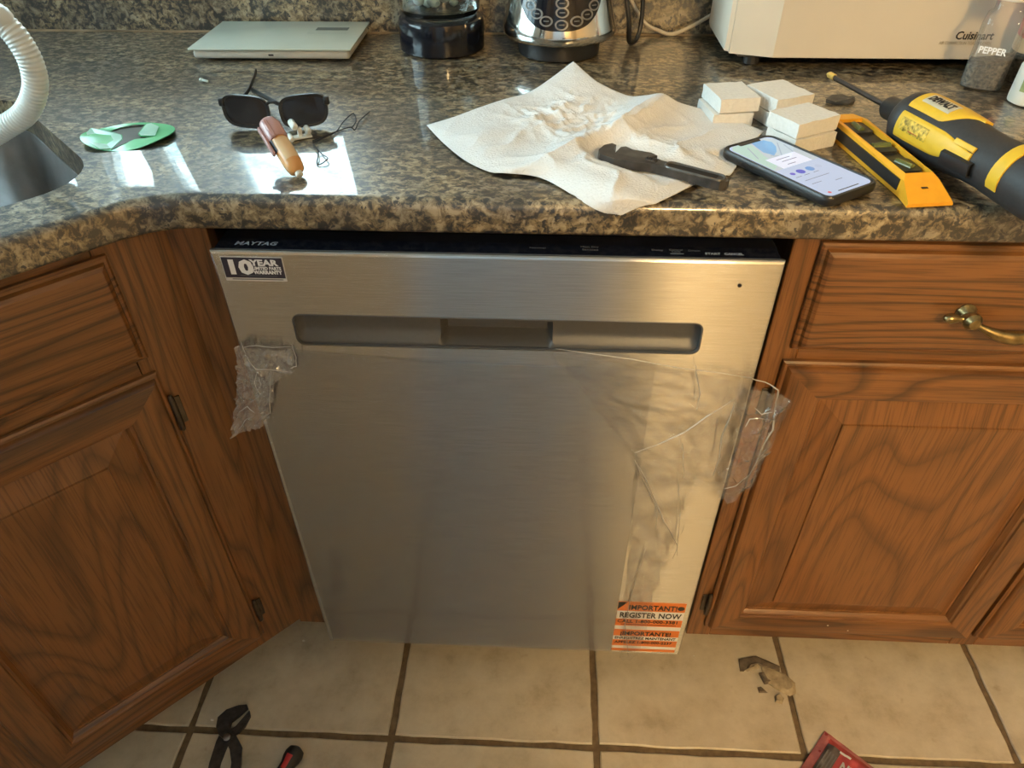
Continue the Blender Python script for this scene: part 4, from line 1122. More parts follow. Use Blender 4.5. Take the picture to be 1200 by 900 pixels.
for i in range(NP+1):
    s = i/NP; row = []
    for j in range(NP+1):
        t = j/NP
        p = bot(s)*(1-t)+topc(s)*t + lef(t)*(1-s)+rig(t)*s - (cA*(1-s)*(1-t)+cB*s*(1-t)+cD*(1-s)*t+cC*s*t)
        w = min(1, 6*s, 6*(1-s), 6*t, 6*(1-t))
        q = Vector((p.x*22, p.y*22, 0.3)); r1 = 1-abs(mnoise.noise(q)); r2 = 1-abs(mnoise.noise(q*2.4+Vector((3, 7, 1))))
        cg = math.exp(-((p.x-0.075)**2+(p.y-0.235)**2)/0.0042)+0.5*math.exp(-((p.x-0.16)**2+(p.y-0.12)**2)/0.003)
        q4 = Vector((p.x*62, p.y*48, 5.1)); r4 = 1-abs(mnoise.noise(q4)); q5 = Vector((p.x*26, p.y*38, 2.2)); r5 = 1-abs(mnoise.noise(q5))
        wr = 0.0035*r1**5 + cg*(0.0075*r5**5+0.0042*r4**5)
        # the pressed middle fold and the ridge that runs to the right-hand peak
        q3 = Vector((p.x*7, p.y*7, 1.9)); swell = 0.005*(mnoise.noise(q3)+0.4)
        rdg = 0.012*math.exp(-abs(t-0.47)/0.045)*sst(0.02, 0.6, s)+0.0035*math.exp(-abs(s-0.48)/0.02)
        z = p.z + (wr+swell)*w + rdg*w*(1-0.3*s)
        dseg = seg_dist(p, WR0, WR1); fl_ = 1-sst(0.024, 0.046, dseg)
        z = z*(1-fl_) + min(z, ZT+0.0085)*fl_
        lx_ = (p.x-_pm.x)*PHC[0]+(p.y-_pm.y)*PHC[1]; ly_ = -(p.x-_pm.x)*PHC[1]+(p.y-_pm.y)*PHC[0]
        if abs(lx_) < 0.082 and abs(ly_) < 0.044: z = min(z, ZT+0.0014)
        floor_z = ZT+0.0012 if p.y > 0.034 else (ZT+0.0012 - max(0, 0.034-p.y)*0.62)
        wq = 0.00035*math.sin(i*2.6)*math.sin(j*2.6)
        y_ = max(p.y, 0.0155)
        row.append((p.x, y_, max(z, floor_z)+wq))
    P.append(row)
# keep the sheet's corner clear of the worktop's rounded front edge
P = [[(x, y, z) for x, y, z in r] for r in P]
tw = obj('paper_towel', MB().grid(P), PAPER, smooth=True, sharp=0, recalc=False)
so_ = tw.modifiers.new('thickness', 'SOLIDIFY'); so_.thickness = 0.0005; so_.offset = 1
tag(tw, 'crumpled white paper towel spread on the worktop under the wrench', 'paper towel')

# --- adjustable wrench
a, b = at(716, 178, z=ZT+0.020), at(853, 214, z=ZT+0.016)
ang = math.atan2(b.y-a.y, b.x-a.x); WL = (b-a).length
wrn = thing('adjustable_wrench', 'black adjustable wrench lying on the paper towel', 'wrench', (a.x, a.y, ZT+0.0128), ang)
wrn.rotation_euler = (0, math.atan2(0.004, WL), ang)
K_ = 1.22
hd = [(0.050, -0.0078), (0.034, -0.0135), (0.012, -0.0185), (-0.006, -0.0165), (-0.012, -0.007), (-0.0125, 0.008), (-0.0075, 0.0170), (-0.0015, 0.0155), (0.0005, 0.004), (0.006, -0.0035), (0.030, -0.0035), (0.040, 0.006), (0.050, 0.0082)]
hand_t = [(0.056, 0.0065), (0.09, 0.0070), (WL-0.015, 0.0090), (WL-0.006, 0.0085), (WL, 0.0035)]
hand_b = [(WL, -0.0035), (WL-0.006, -0.0085), (WL-0.015, -0.0090), (0.09, -0.0070), (0.056, -0.0075)]
obj('body', MB().prism(hd+hand_t+hand_b, 0.0, 0.0095), WRENCHM, wrn)
obj('movable_jaw', MB().prism([(0.0055, 0.000), (0.012, -0.0028), (0.029, -0.0028), (0.040, 0.0075), (0.047, 0.0165), (0.038, 0.0200), (0.018, 0.0160), (0.0085, 0.0195), (0.0045, 0.0150)], 0.0012, 0.0088), JAWM, wrn)
obj('adjusting_screw', MB().lathe([(0.0030, -0.0065)]+[(0.0042 if k % 2 else 0.0036, -0.006+k*0.0012) for k in range(11)]+[(0.003, 0.0065)], 14, axis='x', c=(0.0465, 0.0010, 0.0078)), WRENCHDK, wrn, smooth=True)
obj('handle_web', MB().prism([(0.066, -0.0050), (WL-0.018, -0.0064), (WL-0.012, -0.004), (WL-0.012, 0.004), (WL-0.018, 0.0064), (0.066, 0.0046)], 0.0094, 0.0097), WRENCHDK, wrn)
rim = [(x, y, 0.0097) for x, y in rrect(0.064, WL-0.004, -0.0072, 0.0072, 0.0068, 5)]
obj('handle_rim', MB().tube(rim, 0.0016, 6, closed=True), JAWM, wrn, smooth=True)

# --- phone
pA, pB, pC, pD = (at(u, v, z=ZW+0.0115) for u, v in ((850, 176), (893, 157), (1028, 212), (978, 240)))
long = ((pC-pB)+(pD-pA))/2; PLN = 0.153; PWD = 0.0775
ang = math.atan2(long.y, long.x)
cen = (pA+pB+pC+pD)/4
ph = thing('smartphone', 'black-cased smartphone with a lit map screen beside the paper towel', 'phone', (cen.x, cen.y, ZW+0.0022), ang)
# local x: from the phone's top to its bottom, local y: to its right-hand side seen from the screen bottom... the screen faces up
def rprism(x0, x1, y0, y1, r, z0, z1): return MB().prism(rrect(x0, x1, y0, y1, r, 6), z0, z1)
hl, hw = PLN/2, PWD/2
cs_ = MB(); lp = []
for ins, z in ((0.0025, 0.0002), (0.0003, 0.0025), (0.0, 0.0060), (0.0002, 0.0100), (0.0015, 0.0115), (0.0030, 0.0113), (0.0036, 0.0104)):
    lp.append([(x, y, z) for x, y in rrect(-hl+ins, hl-ins, -hw+ins, hw-ins, 0.012-ins, 7)])
cs_.loft(lp)
obj('case', cs_, CASEM, ph, smooth=True, sharp=40)
sx0, sx1, sy0, sy1 = -hl+0.0055, hl-0.0055, -hw+0.0055, hw-0.0055
zs = 0.0105
scr = obj('screen', rprism(sx0, sx1, sy0, sy1, 0.0075, zs, zs+0.0004), emit('screen_base', (0.60, 0.72, 0.95), 0.80), ph)
def scr_poly(name, pts, col, s=0.8, lv=1):
    key_ = 'screen_%.2f_%.2f_%.2f' % col
    m = MATS.get(key_) or emit(key_, col, s)
    return obj(name, MB().prism(pts, zs+0.0004+0.00006*(lv-1)+0.00002, zs+0.0004+0.00006*lv), m, scr)
# map: land, water, parkland; card; round icons; text lines
mx1 = sx0+0.072
scr_poly('map_land', [(sx0+0.001, sy0+0.008), (sx0+0.008, sy0+0.001), (mx1, sy0), (mx1, sy1), (sx0+0.008, sy1-0.001), (sx0+0.001, sy1-0.008)], (0.62, 0.72, 0.78))
scr_poly('map_park', [(sx0+0.001, sy0+0.008), (sx0+0.008, sy0+0.001), (mx1-0.002, sy0+0.0005), (mx1-0.010, sy0+0.014), (sx0+0.036, sy0+0.020), (sx0+0.022, sy0+0.026), (sx0+0.008, sy0+0.030), (sx0+0.001, sy0+0.028)], (0.55, 0.80, 0.70), lv=2)
scr_poly('map_water', [(sx0+0.004, sy0+0.034), (sx0+0.016, sy0+0.030), (sx0+0.030, sy0+0.026), (sx0+0.042, sy0+0.030), (sx0+0.036, sy0+0.040), (sx0+0.026, sy0+0.050), (sx0+0.014, sy0+0.056), (sx0+0.005, sy0+0.052)], (0.20, 0.50, 0.86), lv=3)
for x0_, y0_, x1_, y1_ in ((0.018, 0.060, 0.050, 0.034), (0.026, 0.062, 0.062, 0.050), (0.040, 0.026, 0.068, 0.058), (0.048, 0.020, 0.070, 0.030), (0.012, 0.020, 0.040, 0.008)):
    dx, dy = x1_-x0_, y1_-y0_; l_ = math.hypot(dx, dy); nx_, ny_ = -dy/l_*0.0006, dx/l_*0.0006
    scr_poly('map_road', [(sx0+x0_+nx_, sy0+y0_+ny_), (sx0+x0_-nx_, sy0+y0_-ny_), (sx0+x1_-nx_, sy0+y1_-ny_), (sx0+x1_+nx_, sy0+y1_+ny_)], (0.42, 0.50, 0.62), lv=4)
scr_poly('card', [(sx0+0.046, sy0+0.012), (sx0+0.072, sy0+0.012), (sx0+0.072, sy0+0.056), (sx0+0.046, sy0+0.056)], (0.82, 0.86, 1.0), s=0.95, lv=5)
for k, (lx, w0, w1) in enumerate(((0.052, 0.022, 0.042), (0.058, 0.024, 0.046), (0.066, 0.024, 0.036))):
    scr_poly('text_line', [(sx0+lx, sy0+w0), (sx0+lx+0.0011, sy0+w0), (sx0+lx+0.0011, sy0+w1), (sx0+lx, sy0+w1)], (0.25, 0.28, 0.42), s=0.6, lv=6)
for yy, rr_, c_ in ((0.010, 0.0030, (0.16, 0.14, 0.75)), (0.022, 0.0050, (0.10, 0.12, 0.70)), (0.036, 0.0050, (0.14, 0.38, 0.82)), (0.049, 0.0038, (0.55, 0.66, 0.88))):
    scr_poly('icon', [(sx0+0.086+rr_*math.cos(2*PI*k/18), sy0+yy+rr_*math.sin(2*PI*k/18)) for k in range(18)], c_, lv=2)
for lx, w0, w1 in ((0.094, 0.006, 0.014), (0.094, 0.018, 0.026), (0.094, 0.032, 0.040), (0.104, 0.008, 0.044), (0.113, 0.008, 0.022), (0.119, 0.036, 0.046)):
    scr_poly('text_line', [(sx0+lx, sy0+w0), (sx0+lx+0.0009, sy0+w0), (sx0+lx+0.0009, sy0+w1), (sx0+lx, sy0+w1)], (0.30, 0.36, 0.52), s=0.6, lv=2)
scr_poly('home_bar', [(sx1-0.005, sy0+0.018), (sx1-0.0036, sy0+0.018), (sx1-0.0036, sy1-0.018), (sx1-0.005, sy1-0.018)], (0.05, 0.06, 0.08), s=0.3, lv=2)
scr_poly('red_badge', [(sx1-0.0065+0.002*math.cos(2*PI*k/12), sy0+0.008+0.002*math.sin(2*PI*k/12)) for k in range(12)], (0.85, 0.12, 0.16), lv=2)
obj('notch', rprism(sx0-0.001, sx0+0.0045, -0.016, 0.016, 0.002, zs+0.0004, zs+0.0009), CASEM, ph)
for xx in (-0.045, -0.030):
    obj('side_button', MB().rbox(xx-0.005, xx+0.005, -hw-0.0006, -hw+0.0006, 0.0045, 0.0075, 0.0004, 1), CASEM, ph)

# --- foam blocks
def foam_block(cx_, cy_, w, d, h, z, rz, label, seed):
    rnd = random.Random(seed)
    bm = bmesh.new(); bmesh.ops.create_cube(bm, size=1)
    bmesh.ops.subdivide_edges(bm, edges=bm.edges[:], cuts=5, use_grid_fill=True)
    for v in bm.verts:
        e = sum(1 for c in v.co if abs(abs(c)-0.5) < 1e-4)
        k = 0.0009 if e >= 2 else 0.0003
        v.co = (v.co.x*w, v.co.y*d, (v.co.z+0.5)*h)
        n_ = mnoise.noise_vector(v.co*140+Vector((seed*3.1, 0, 0)))*k
        v.co += Vector((n_.x, n_.y, n_.z if v.co.z > 0.001 else 0))
        if v.co.z < 0.001: v.co.z = 0.0
    o = obj('foam_block', MB().frombm(bm), FOAM, smooth=True, sharp=35); bm.free()
    o.location = (cx_, cy_, z); o.rotation_euler = (0, 0, rz)
    tag(o, label, 'foam block', 'white foam blocks beside the phone')
FH = 0.0165
def ctr(q): 
    p = sum((at(u, v, z=ZW+2*FH+0.001) for u, v in q), Vector())/4; return p
pF, pB_, pC_ = ctr([(900, 130), (948, 120), (985, 135), (939, 146)]), ctr([(821, 97), (864, 96), (895, 114), (852, 118)]), ctr([(876, 101), (916, 94), (954, 113), (911, 120)])
foam_block(pB_.x-0.005, pB_.y-0.003, 0.050, 0.060, FH, ZW, 0.16, 'white foam block under the topmost one beside the raised towel edge', 1)
foam_block(pB_.x, pB_.y, 0.050, 0.060, FH, ZW+FH+0.0012, 0.20, 'white foam block on top of the stack that touches the paper towel', 2)
foam_block(pC_.x+0.003, pC_.y+0.004, 0.054, 0.062, FH, ZW, 0.36, 'lower white foam block of the stack at the back, nearest the toaster oven', 3)
foam_block(pC_.x+0.002, pC_.y+0.006, 0.054, 0.062, FH, ZW+FH+0.0012, 0.42, 'upper white foam block of the stack at the back, nearest the toaster oven', 4)
foam_block(pF.x+0.001, pF.y-0.003, 0.060, 0.048, FH, ZW, 0.47, 'lower white foam block right behind the phone, next to the level', 5)
foam_block(pF.x, pF.y, 0.062, 0.048, FH, ZW+FH+0.0012, 0.53, 'upper white foam block right behind the phone, next to the level', 6)

# --- scrap of grey rubber
rp = at(985, 120, z=ZW)
sc_pts = [(-0.020, -0.002), (-0.012, 0.012), (0.004, 0.014), (0.020, 0.010), (0.016, -0.004), (0.006, -0.012), (-0.010, -0.010)]
mb = MB(); n = len(sc_pts)
mb.loft([[(x, y, 0.0002) for x, y in sc_pts], [(x*1.02, y*1.02, 0.002+0.003*abs(x)/0.02) for x, y in sc_pts], [(x*0.8, y*0.8, 0.004+0.004*math.sin(k*2.1)**2) for k, (x, y) in enumerate(sc_pts)], [(x*0.3, y*0.3, 0.0035) for x, y in sc_pts]])
ro = obj('rubber_scrap', mb, RUBSCRAP, smooth=True); ro.location = rp
tag(ro, 'crumpled scrap of dark grey rubber behind the level', 'scrap')

# --- torpedo level
la, lb_ = Vector((0.4075, 0.216, 0)), Vector((0.4350, 0.036, 0))
ang = math.atan2(lb_.y-la.y, lb_.x-la.x)
lv = thing('torpedo_level', 'yellow torpedo level with a black web lying beside the phone', 'level', (la.x, la.y, ZW), ang)
LL = (lb_-la).length; LW = 0.0195; LH = 0.022
# plan outline (x along, y across), with tapering ends
def lv_plan(k): 
    return [(-0.004, -LW*0.55*k), (0.014, -LW*k), (LL-0.012, -LW*k), (LL+0.012, -LW*1.2*k), (LL+0.012, LW*1.3*k), (LL-0.012, LW*k), (0.014, LW*k), (-0.004, LW*0.55*k)]
lo_ = MB()
zt = lambda x: LH if x < LL-0.02 else LH-(x-(LL-0.02))/0.032*(LH-0.004)
outer = lv_plan(1.0)
ix0, ix1, iy = 0.012, LL-0.020, LW-0.0050
inn = [(ix0, -iy), (ix1, -iy), (ix1, iy), (ix0, iy)]
rows = []
top_out = [(x, y*0.96, zt(x)) for x, y in outer]
bot_out = [(x, y, 0.0002) for x, y in outer]
v_, f_ = fill_with_holes([[(x, y, 0) for x, y, z in top_out], [(x, y, 0) for x, y in inn]])
lo_.add([(x, y, zt(x)) for x, y, _ in v_], f_)
lo_.loft([bot_out, [(x, y, 0.0035 if x < LL-0.02 else 0.002) for x, y in outer], top_out], caps=False)
lo_.add(bot_out, [tuple(range(len(bot_out)-1, -1, -1))])
lo_.loft([[(x, y, LH) for x, y in inn], [(x, y, LH-0.008) for x, y in inn]], caps=False)
obj('body', lo_, LVYELLOW, lv)
obj('web', MB().box(ix0+0.0002, ix1-0.0002, -iy+0.0002, iy-0.0002, LH-0.0105, LH-0.006), BLACKPL, lv)
for s in (-1, 1):
    y0_, y1_ = (-LW-0.0006, -LW*0.94) if s < 0 else (LW*0.94, LW+0.0006)
    obj('edge_insert', MB().box(0.018, LL-0.018, y0_, y1_, 0.0050, 0.0165), BLACKPL, lv)
for k, (vx, rot_) in enumerate(((0.030, 0.0), (0.085, PI/2), (0.135, 0.4))):
    fr_ = obj('vial_frame', rprism(vx-0.016, vx+0.016, -iy+0.002, iy-0.002, 0.005, LH-0.0058, LH-0.0030), BLACKPL, lv)
    mbv = MB().lathe([(0.001, -0.011), (0.0042, -0.010), (0.0045, 0), (0.0042, 0.010), (0.001, 0.011)], 16, axis='x', c=(0, 0, 0))
    vo_ = obj('vial', mbv, VIAL, fr_, smooth=True); vo_.location = (vx, 0, LH-0.0038); vo_.rotation_euler = (0, 0, rot_)
obj('hang_slot', MB().rbox(LL-0.010, LL-0.002, -0.0035, 0.0035, 0.0128, 0.0135, 0.0003, 1), PRINTBLACK, lv).rotation_euler = (0, 0, 0)

# --- cordless screwdriver
tipp, endp = at(977, 86, z=ZT+0.034), at(1190, 200, z=ZT+0.034)
hd_p = at(1069, 140, z=ZT+0.034)
dirv = (tipp-endp); dirv.z = 0
ang = math.atan2(dirv.y, dirv.x)
sd = thing('cordless_screwdriver', 'yellow and black cordless screwdriver with a long bit lying by the level', 'power tool', (hd_p.x, hd_p.y, ZW), ang)
AXH = 0.0335
tx_ = (Vector((tipp.x, tipp.y, 0))-Vector((hd_p.x, hd_p.y, 0))).length
obj('bit', MB().lathe([(0.0034, 0.030), (0.0034, tx_-0.016)], 6, axis='x', c=(0, 0, AXH)), BITM, sd, smooth=False)
obj('bit_band', MB().lathe([(0.0038, tx_-0.0158), (0.0040, tx_-0.014), (0.0040, tx_-0.004), (0.0020, tx_)], 14, axis='x', c=(0, 0, AXH)), GOLD, sd, smooth=True)
obj('chuck', MB().lathe([(0.0150, 0.012), (0.0150, 0.024), (0.0130, 0.028), (0.0130, 0.040), (0.0095, 0.046), (0.0060, 0.050)], 24, axis='x', c=(0, 0, AXH)), BLACKPL, sd, smooth=True, sharp=50)
obj('collar', MB().lathe([(0.0300, -0.012), (0.0315, -0.006), (0.0300, 0.002), (0.0255, 0.008), (0.0160, 0.012)], 36, axis='x', c=(0, 0, AXH)), DARKRUB, sd, smooth=True, sharp=50)
SP = [(-0.230, 0.020), (-0.220, 0.027), (-0.190, 0.030), (-0.155, 0.0285), (-0.125, 0.0265), (-0.105, 0.0270), (-0.085, 0.0295), (-0.060, 0.0310), (-0.030, 0.0315), (-0.0122, 0.0310)]
def sr(x):
    for (x0, r0), (x1, r1) in zip(SP[:-1], SP[1:]):
        if x0 <= x <= x1: return r0+(r1-r0)*(x-x0)/(x1-x0)
    return SP[0][1] if x < SP[0][0] else SP[-1][1]
obj('handle_body', MB().lathe([(r, x) for x, r in SP], 40, axis='x', c=(0, 0, AXH)), DARKRUB, sd, smooth=True)
def sd_patch(name, xs, f0, f1, off, mat, par=sd, n=14, thick=0.0016):
    """patch of the body surface: angle 0 = up, positive towards local +y"""
    P = []
    for x in xs:
        a0_, a1_ = f0(x), f1(x); row = []
        for k in range(n+1):
            a_ = a0_+(a1_-a0_)*k/n; e = 1-0.55*(max(0, abs(2*k/n-1)-0.8)/0.2)**2
            r_ = sr(x)+off*e; row.append((x, r_*math.sin(a_), AXH+r_*math.cos(a_)))
        P.append(row)
    mb = MB().grid(P)
    # skirt down to the body so that the panel has thickness
    bd = [P[0][k] for k in range(n+1)]+[P[i][n] for i in range(1, len(P))]+[P[-1][k] for k in range(n-1, -1, -1)]+[P[i][0] for i in range(len(P)-2, 0, -1)]
    low = []
    for x, y, z in bd:
        d_ = Vector((0, y, z-AXH)); l_ = d_.length; d_ *= (l_-thick-0.0006)/l_; low.append((x, d_.y, AXH+d_.z))
    mb.loft([bd, low], caps=False)
    return obj(name, mb, mat, par, smooth=True, sharp=50)
lin = lambda a, b, n=20: [a+(b-a)*i/n for i in range(n+1)]
sgn = 1.0
# top shell: wide near the collar, cut back in a curve towards the grip
sd_patch('top_shell', lin(-0.092, -0.0125), lambda x: -0.55-0.15*sst(-0.092, -0.07, x), lambda x: -0.15+0.95*sst(-0.092, -0.060, x), 0.0022, YELLOW)
sd_patch('side_shell', lin(-0.120, -0.014), lambda x: 0.98+0.20*(1-sst(-0.120, -0.075, x)), lambda x: 1.85-0.30*(1-sst(-0.115, -0.07, x)), 0.0022, YELLOW)
sd_patch('rear_band', lin(-0.164, -0.150, 8), lambda x: -0.9, lambda x: 1.9, 0.0018, YELLOW)
sd_patch('grip_edge', lin(-0.120, -0.094, 8), lambda x: 0.95, lambda x: 1.15, 0.0026, YELLOW)
plate = sd_patch('name_plate', lin(-0.062, -0.022, 8), lambda x: -0.08, lambda x: 0.54, 0.0030, SILVERPL, n=8, thick=0.0008)
# DEWALT lettering wrapped on the plate
tm = text_mb('D\u0395WALT'.replace('\u0395', 'E'), 0.0125, (0, 0, 0), (1, 0, 0), (0, 1, 0), 0.0003, width=0.034, bold=0.0006)
xs_ = [v[0] for v in tm.v]; x_mid = (min(xs_)+max(xs_))/2; ys_ = [v[1] for v in tm.v]; y_mid = (min(ys_)+max(ys_))/2
wrapped = MB()
for x, y, z in tm.v:
    X_ = -0.042-(x-x_mid); a_ = 0.23-(y-y_mid)/0.0345
    r_ = sr(X_)+0.0032+z; wrapped.v.append((X_, r_*math.sin(a_), AXH+r_*math.cos(a_)))
wrapped.f = tm.f
obj('brand_lettering', wrapped, PRINTBLACK, plate, label='brand name in black capitals')
sd_patch('warning_label', lin(-0.062, -0.020, 6), lambda x: 1.08, lambda x: 1.62, 0.0026, plain('yellow_label_print', (0.55, 0.36, 0.05), 0.4, noise=0.75, nscale=260), n=6, thick=0.0006)
sd_patch('red_mark', lin(-0.050, -0.036, 2), lambda x: 1.42, lambda x: 1.54, 0.0029, REDM, n=2, thick=0.0005)
sd_patch('trigger', lin(-0.128, -0.090, 8), lambda x: 1.42, lambda x: 1.95, 0.0060, BLACKPL, n=8)
obj('battery_cap', MB().lathe([(0.0265, -0.265), (0.0290, -0.255), (0.0290, -0.235), (0.0230, -0.2305)], 30, axis='x', c=(0, 0, AXH)), BLACKPL, sd, smooth=True)

# --- shakers at the right
def squircle(w, n=28, p=0.5):
    return [(w*math.copysign(abs(math.cos(2*PI*i/n))**p, math.cos(2*PI*i/n)), w*math.copysign(abs(math.sin(2*PI*i/n))**p, math.sin(2*PI*i/n))) for i in range(n)]
pp = thing('pepper_shaker', 'clear square pepper bottle half full beside the toaster oven', 'shaker', (0.652, 0.400, ZW), -0.55)
lp = []
for w, z in ((0.020, 0.0), (0.0255, 0.002), (0.0262, 0.006), (0.0262, 0.080), (0.0245, 0.090), (0.0190, 0.096), (0.0190, 0.108)):
    lp.append([(x, y, z) for x, y in squircle(w)])
obj('bottle', MB().loft(lp), CLEARPL, pp, smooth=True, sharp=60)
lp = []
for w, z in ((0.019, 0.0012), (0.0245, 0.003), (0.0252, 0.007), (0.0252, 0.034)):
    lp.append([(x, y, z+(0.006*math.sin(x*90)+0.004*math.cos(y*70) if z > 0.03 else 0)) for x, y in squircle(w)])
obj('pepper', MB().loft(lp), PEPPERM, pp, smooth=True, sharp=60)
obj('lid', MB().lathe([(0.0205, 0.1085), (0.0215, 0.110), (0.0215, 0.128), (0.018, 0.132)], 28), SALTM, pp, smooth=True)
obj('lettering', text_mb('PEPPER', 0.0115, (-0.0175, -0.0264, 0.047), EX, EZ, 0.0003, width=0.033, bold=0.0003), PRINTWHITE, pp, label='white capitals')
sp2 = thing('seasoning_jar', 'clear seasoning jar with a red label behind the pepper bottle', 'shaker', (0.724, 0.424, ZW), -0.3)
lp = []
for w, z in ((0.026, 0.0), (0.0310, 0.002), (0.0315, 0.006), (0.0315, 0.105), (0.027, 0.115), (0.024, 0.118)):
    lp.append([(x, y, z) for x, y in squircle(w, p=0.8)])
obj('jar', MB().loft(lp), CLEARPL, sp2, smooth=True, sharp=60)
obj('seasoning', MB().loft([[(x, y, z) for x, y in squircle(w, p=0.8)] for w, z in ((0.027, 0.0012), (0.0300, 0.004), (0.0300, 0.036))]), PEPPERM, sp2, smooth=True, sharp=60)
obj('red_label', MB().loft([[(x, y, z) for x, y in squircle(0.0320, p=0.8)] for z in (0.058, 0.096)], caps=False), plain('red_label', (0.48, 0.07, 0.06), 0.4, noise=0.1), sp2, smooth=True)
obj('tan_label', MB().loft([[(x, y, z) for x, y in squircle(0.0320, p=0.8)] for z in (0.040, 0.0578)], caps=False), plain('tan_label', (0.50, 0.36, 0.22), 0.4, noise=0.1), sp2, smooth=True)
obj('lid', MB().lathe([(0.0260, 0.1185), (0.0275, 0.120), (0.0275, 0.140), (0.024, 0.143)], 28), REDM, sp2, smooth=True)
sp3 = thing('salt_shaker', 'small white shaker with a green printed mark in front of the seasoning jar', 'shaker', (0.682, 0.332, ZW), -0.3)
obj('shaker_body', MB().lathe([(0.020, 0.0), (0.0245, 0.002), (0.0250, 0.008), (0.0240, 0.045), (0.0200, 0.056), (0.017, 0.058)], 32), SALTM, sp3, smooth=True)
obj('printed_mark', MB().grid([[(0.0252*math.sin(a_), -0.0252*math.cos(a_), z) for a_ in lin(-0.85, -0.45, 5)] for z in (0.018, 0.034)]), plain('green_print', (0.30, 0.33, 0.12), 0.5, noise=0.3), sp3, smooth=True, recalc=False)
obj('cap', MB().lathe([(0.0180, 0.0585), (0.0190, 0.060), (0.0190, 0.072), (0.015, 0.075)], 28), SALTM, sp3, smooth=True)

# ================================================================== THINGS ON THE FLOOR
# --- slip-joint pliers
a, b = at(288, 832, z=0.012), at(246, 905, z=0.012)
piv = at(266, 864, z=0.008)
ang = math.atan2(-0.065, -0.004) 
pl = thing('slip_joint_pliers', 'dark steel slip-joint pliers lying on the tiles by the corner cabinet', 'pliers', (piv.x, piv.y, 0.0006))
def wl(u, v, z=0.008):
    p = at(u, v, z=z); return (p.x-piv.x, p.y-piv.y)
upper = [wl(*q) for q in ((254, 853), (256, 842), (266, 833), (280, 828), (290, 827), (291, 831), (281, 840), (272, 847), (270, 853), (277, 862), (284, 876), (283, 895), (278, 925), (268, 925), (272, 895), (270, 880), (264, 868), (257, 862))]
lower = [wl(*q) for q in ((292, 832), (293, 838), (287, 850), (279, 858), (272, 862), (266, 872), (258, 892), (250, 925), (238, 925), (245, 893), (253, 868), (258, 858), (268, 856), (276, 850), (284, 841))]
obj('jaw_handle', MB().prism(upper, 0.0060, 0.0125), WRENCHM, pl)
obj('jaw_handle', MB().prism(lower, 0.0005, 0.0058), WRENCHM, pl)
obj('pivot_bolt', MB().lathe([(0.0062, 0.0126), (0.0062, 0.0140), (0.0045, 0.0150)], 18, c=(*wl(266, 864, 0.013), 0)), SINKM, pl, smooth=True)
# --- screwdriver with a black and red handle
a, b = at(346, 884, z=0.012), at(318, 930, z=0.012)
ang = math.atan2(b.y-a.y, b.x-a.x)
fs = thing('screwdriver', 'screwdriver with a black and red bulbous handle lying on the tiles', 'screwdriver', (a.x, a.y, 0.0006), ang)
obj('handle', MB().lathe([(0.006, -0.010), (0.0130, -0.006), (0.0155, 0.002), (0.0150, 0.010), (0.0120, 0.020), (0.0115, 0.040), (0.0140, 0.060), (0.0120, 0.085), (0.008, 0.095)], 28, axis='x', c=(0, 0, 0.0156)), BLACKPL, fs, smooth=True)
obj('red_inlay', MB().grid([[(x, 0.0012*0+r_*math.sin(a_), 0.0156+r_*math.cos(a_)) for a_ in lin(-0.35, 0.35, 6)] for x, r_ in ((0.008, 0.0158), (0.014, 0.0145), (0.020, 0.0126), (0.030, 0.0122))]), REDM, fs, smooth=True, recalc=False)
obj('shaft', MB().lathe([(0.003, 0.095), (0.003, 0.19), (0.0015, 0.195)], 12, axis='x', c=(0, 0, 0.0156)), CHROME, fs, smooth=True)
bt = at(287, 897, z=0.008)
kb = obj('black_knob', MB().lathe([(0.009, 0.0), (0.0105, 0.002), (0.0105, 0.007), (0.0075, 0.0095)], 20), BLACKPL, smooth=True)
kb.location = (bt.x+0.012, bt.y-0.016, 0.0006)
tag(kb, 'small round black cap between the pliers and the screwdriver', 'cap')

# --- red foil packet
cT, cR, cL = at(967, 856, z=0.004), at(1016, 893, z=0.004), at(938, 897, z=0.004)
exv = (cR-cT); eyv = (cT-cL); exv.z = eyv.z = 0
rk = thing('red_packet', 'crinkled red and grey plastic packet lying on the floor tiles', 'packet', (cT.x, cT.y, 0.0006), math.atan2(exv.y, exv.x))
PKW, PKH = 0.120, 0.15
def pk(x, y, o=0.0):
    e = min(1, min(x, PKW-x)/0.018, -y/0.018, (PKH+y)/0.018)
    return (x, y, 0.0015+o+0.016*max(0, e)*(0.75+0.5*mnoise.noise((x*45, y*45, 2.2)))+0.0014*abs(mnoise.noise((x*160, y*160, 4))))
mb = MB(); n = 44
P = [[pk(PKW*i/n, -PKH*j/n) for j in range(n+1)] for i in range(n+1)]
mb.grid(P); bd = P[0]+[P[i][n] for i in range(1, n+1)]+P[n][-2::-1]+[P[i][0] for i in range(n-1, 0, -1)]
mb.loft([bd, [(x, y, 0.0) for x, y, z in bd]]) if False else mb.loft([bd, [(x, y, 0.0) for x, y, z in bd]], caps=False)
obj('packet_film', mb, PACKRED, rk, smooth=True, sharp=60, recalc=False)
def pk_patch(name, x0, x1, y0, y1, mat, o=0.0006, m=16):
    obj(name, MB().grid([[pk(x0+(x1-x0)*i/m, y0+(y1-y0)*j/m, o) for j in range(m+1)] for i in range(m+1)]), mat, rk, smooth=True, sharp=0, recalc=False)
pk_patch('sealed_edge', 0.0005, 0.013, -0.149, -0.0005, PACKPINK)
pk_patch('sealed_edge', 0.010, 0.119, -0.009, -0.0005, PACKPINK)
pk_patch('grey_panel', 0.014, 0.036, -0.085, -0.020, PACKGREY)
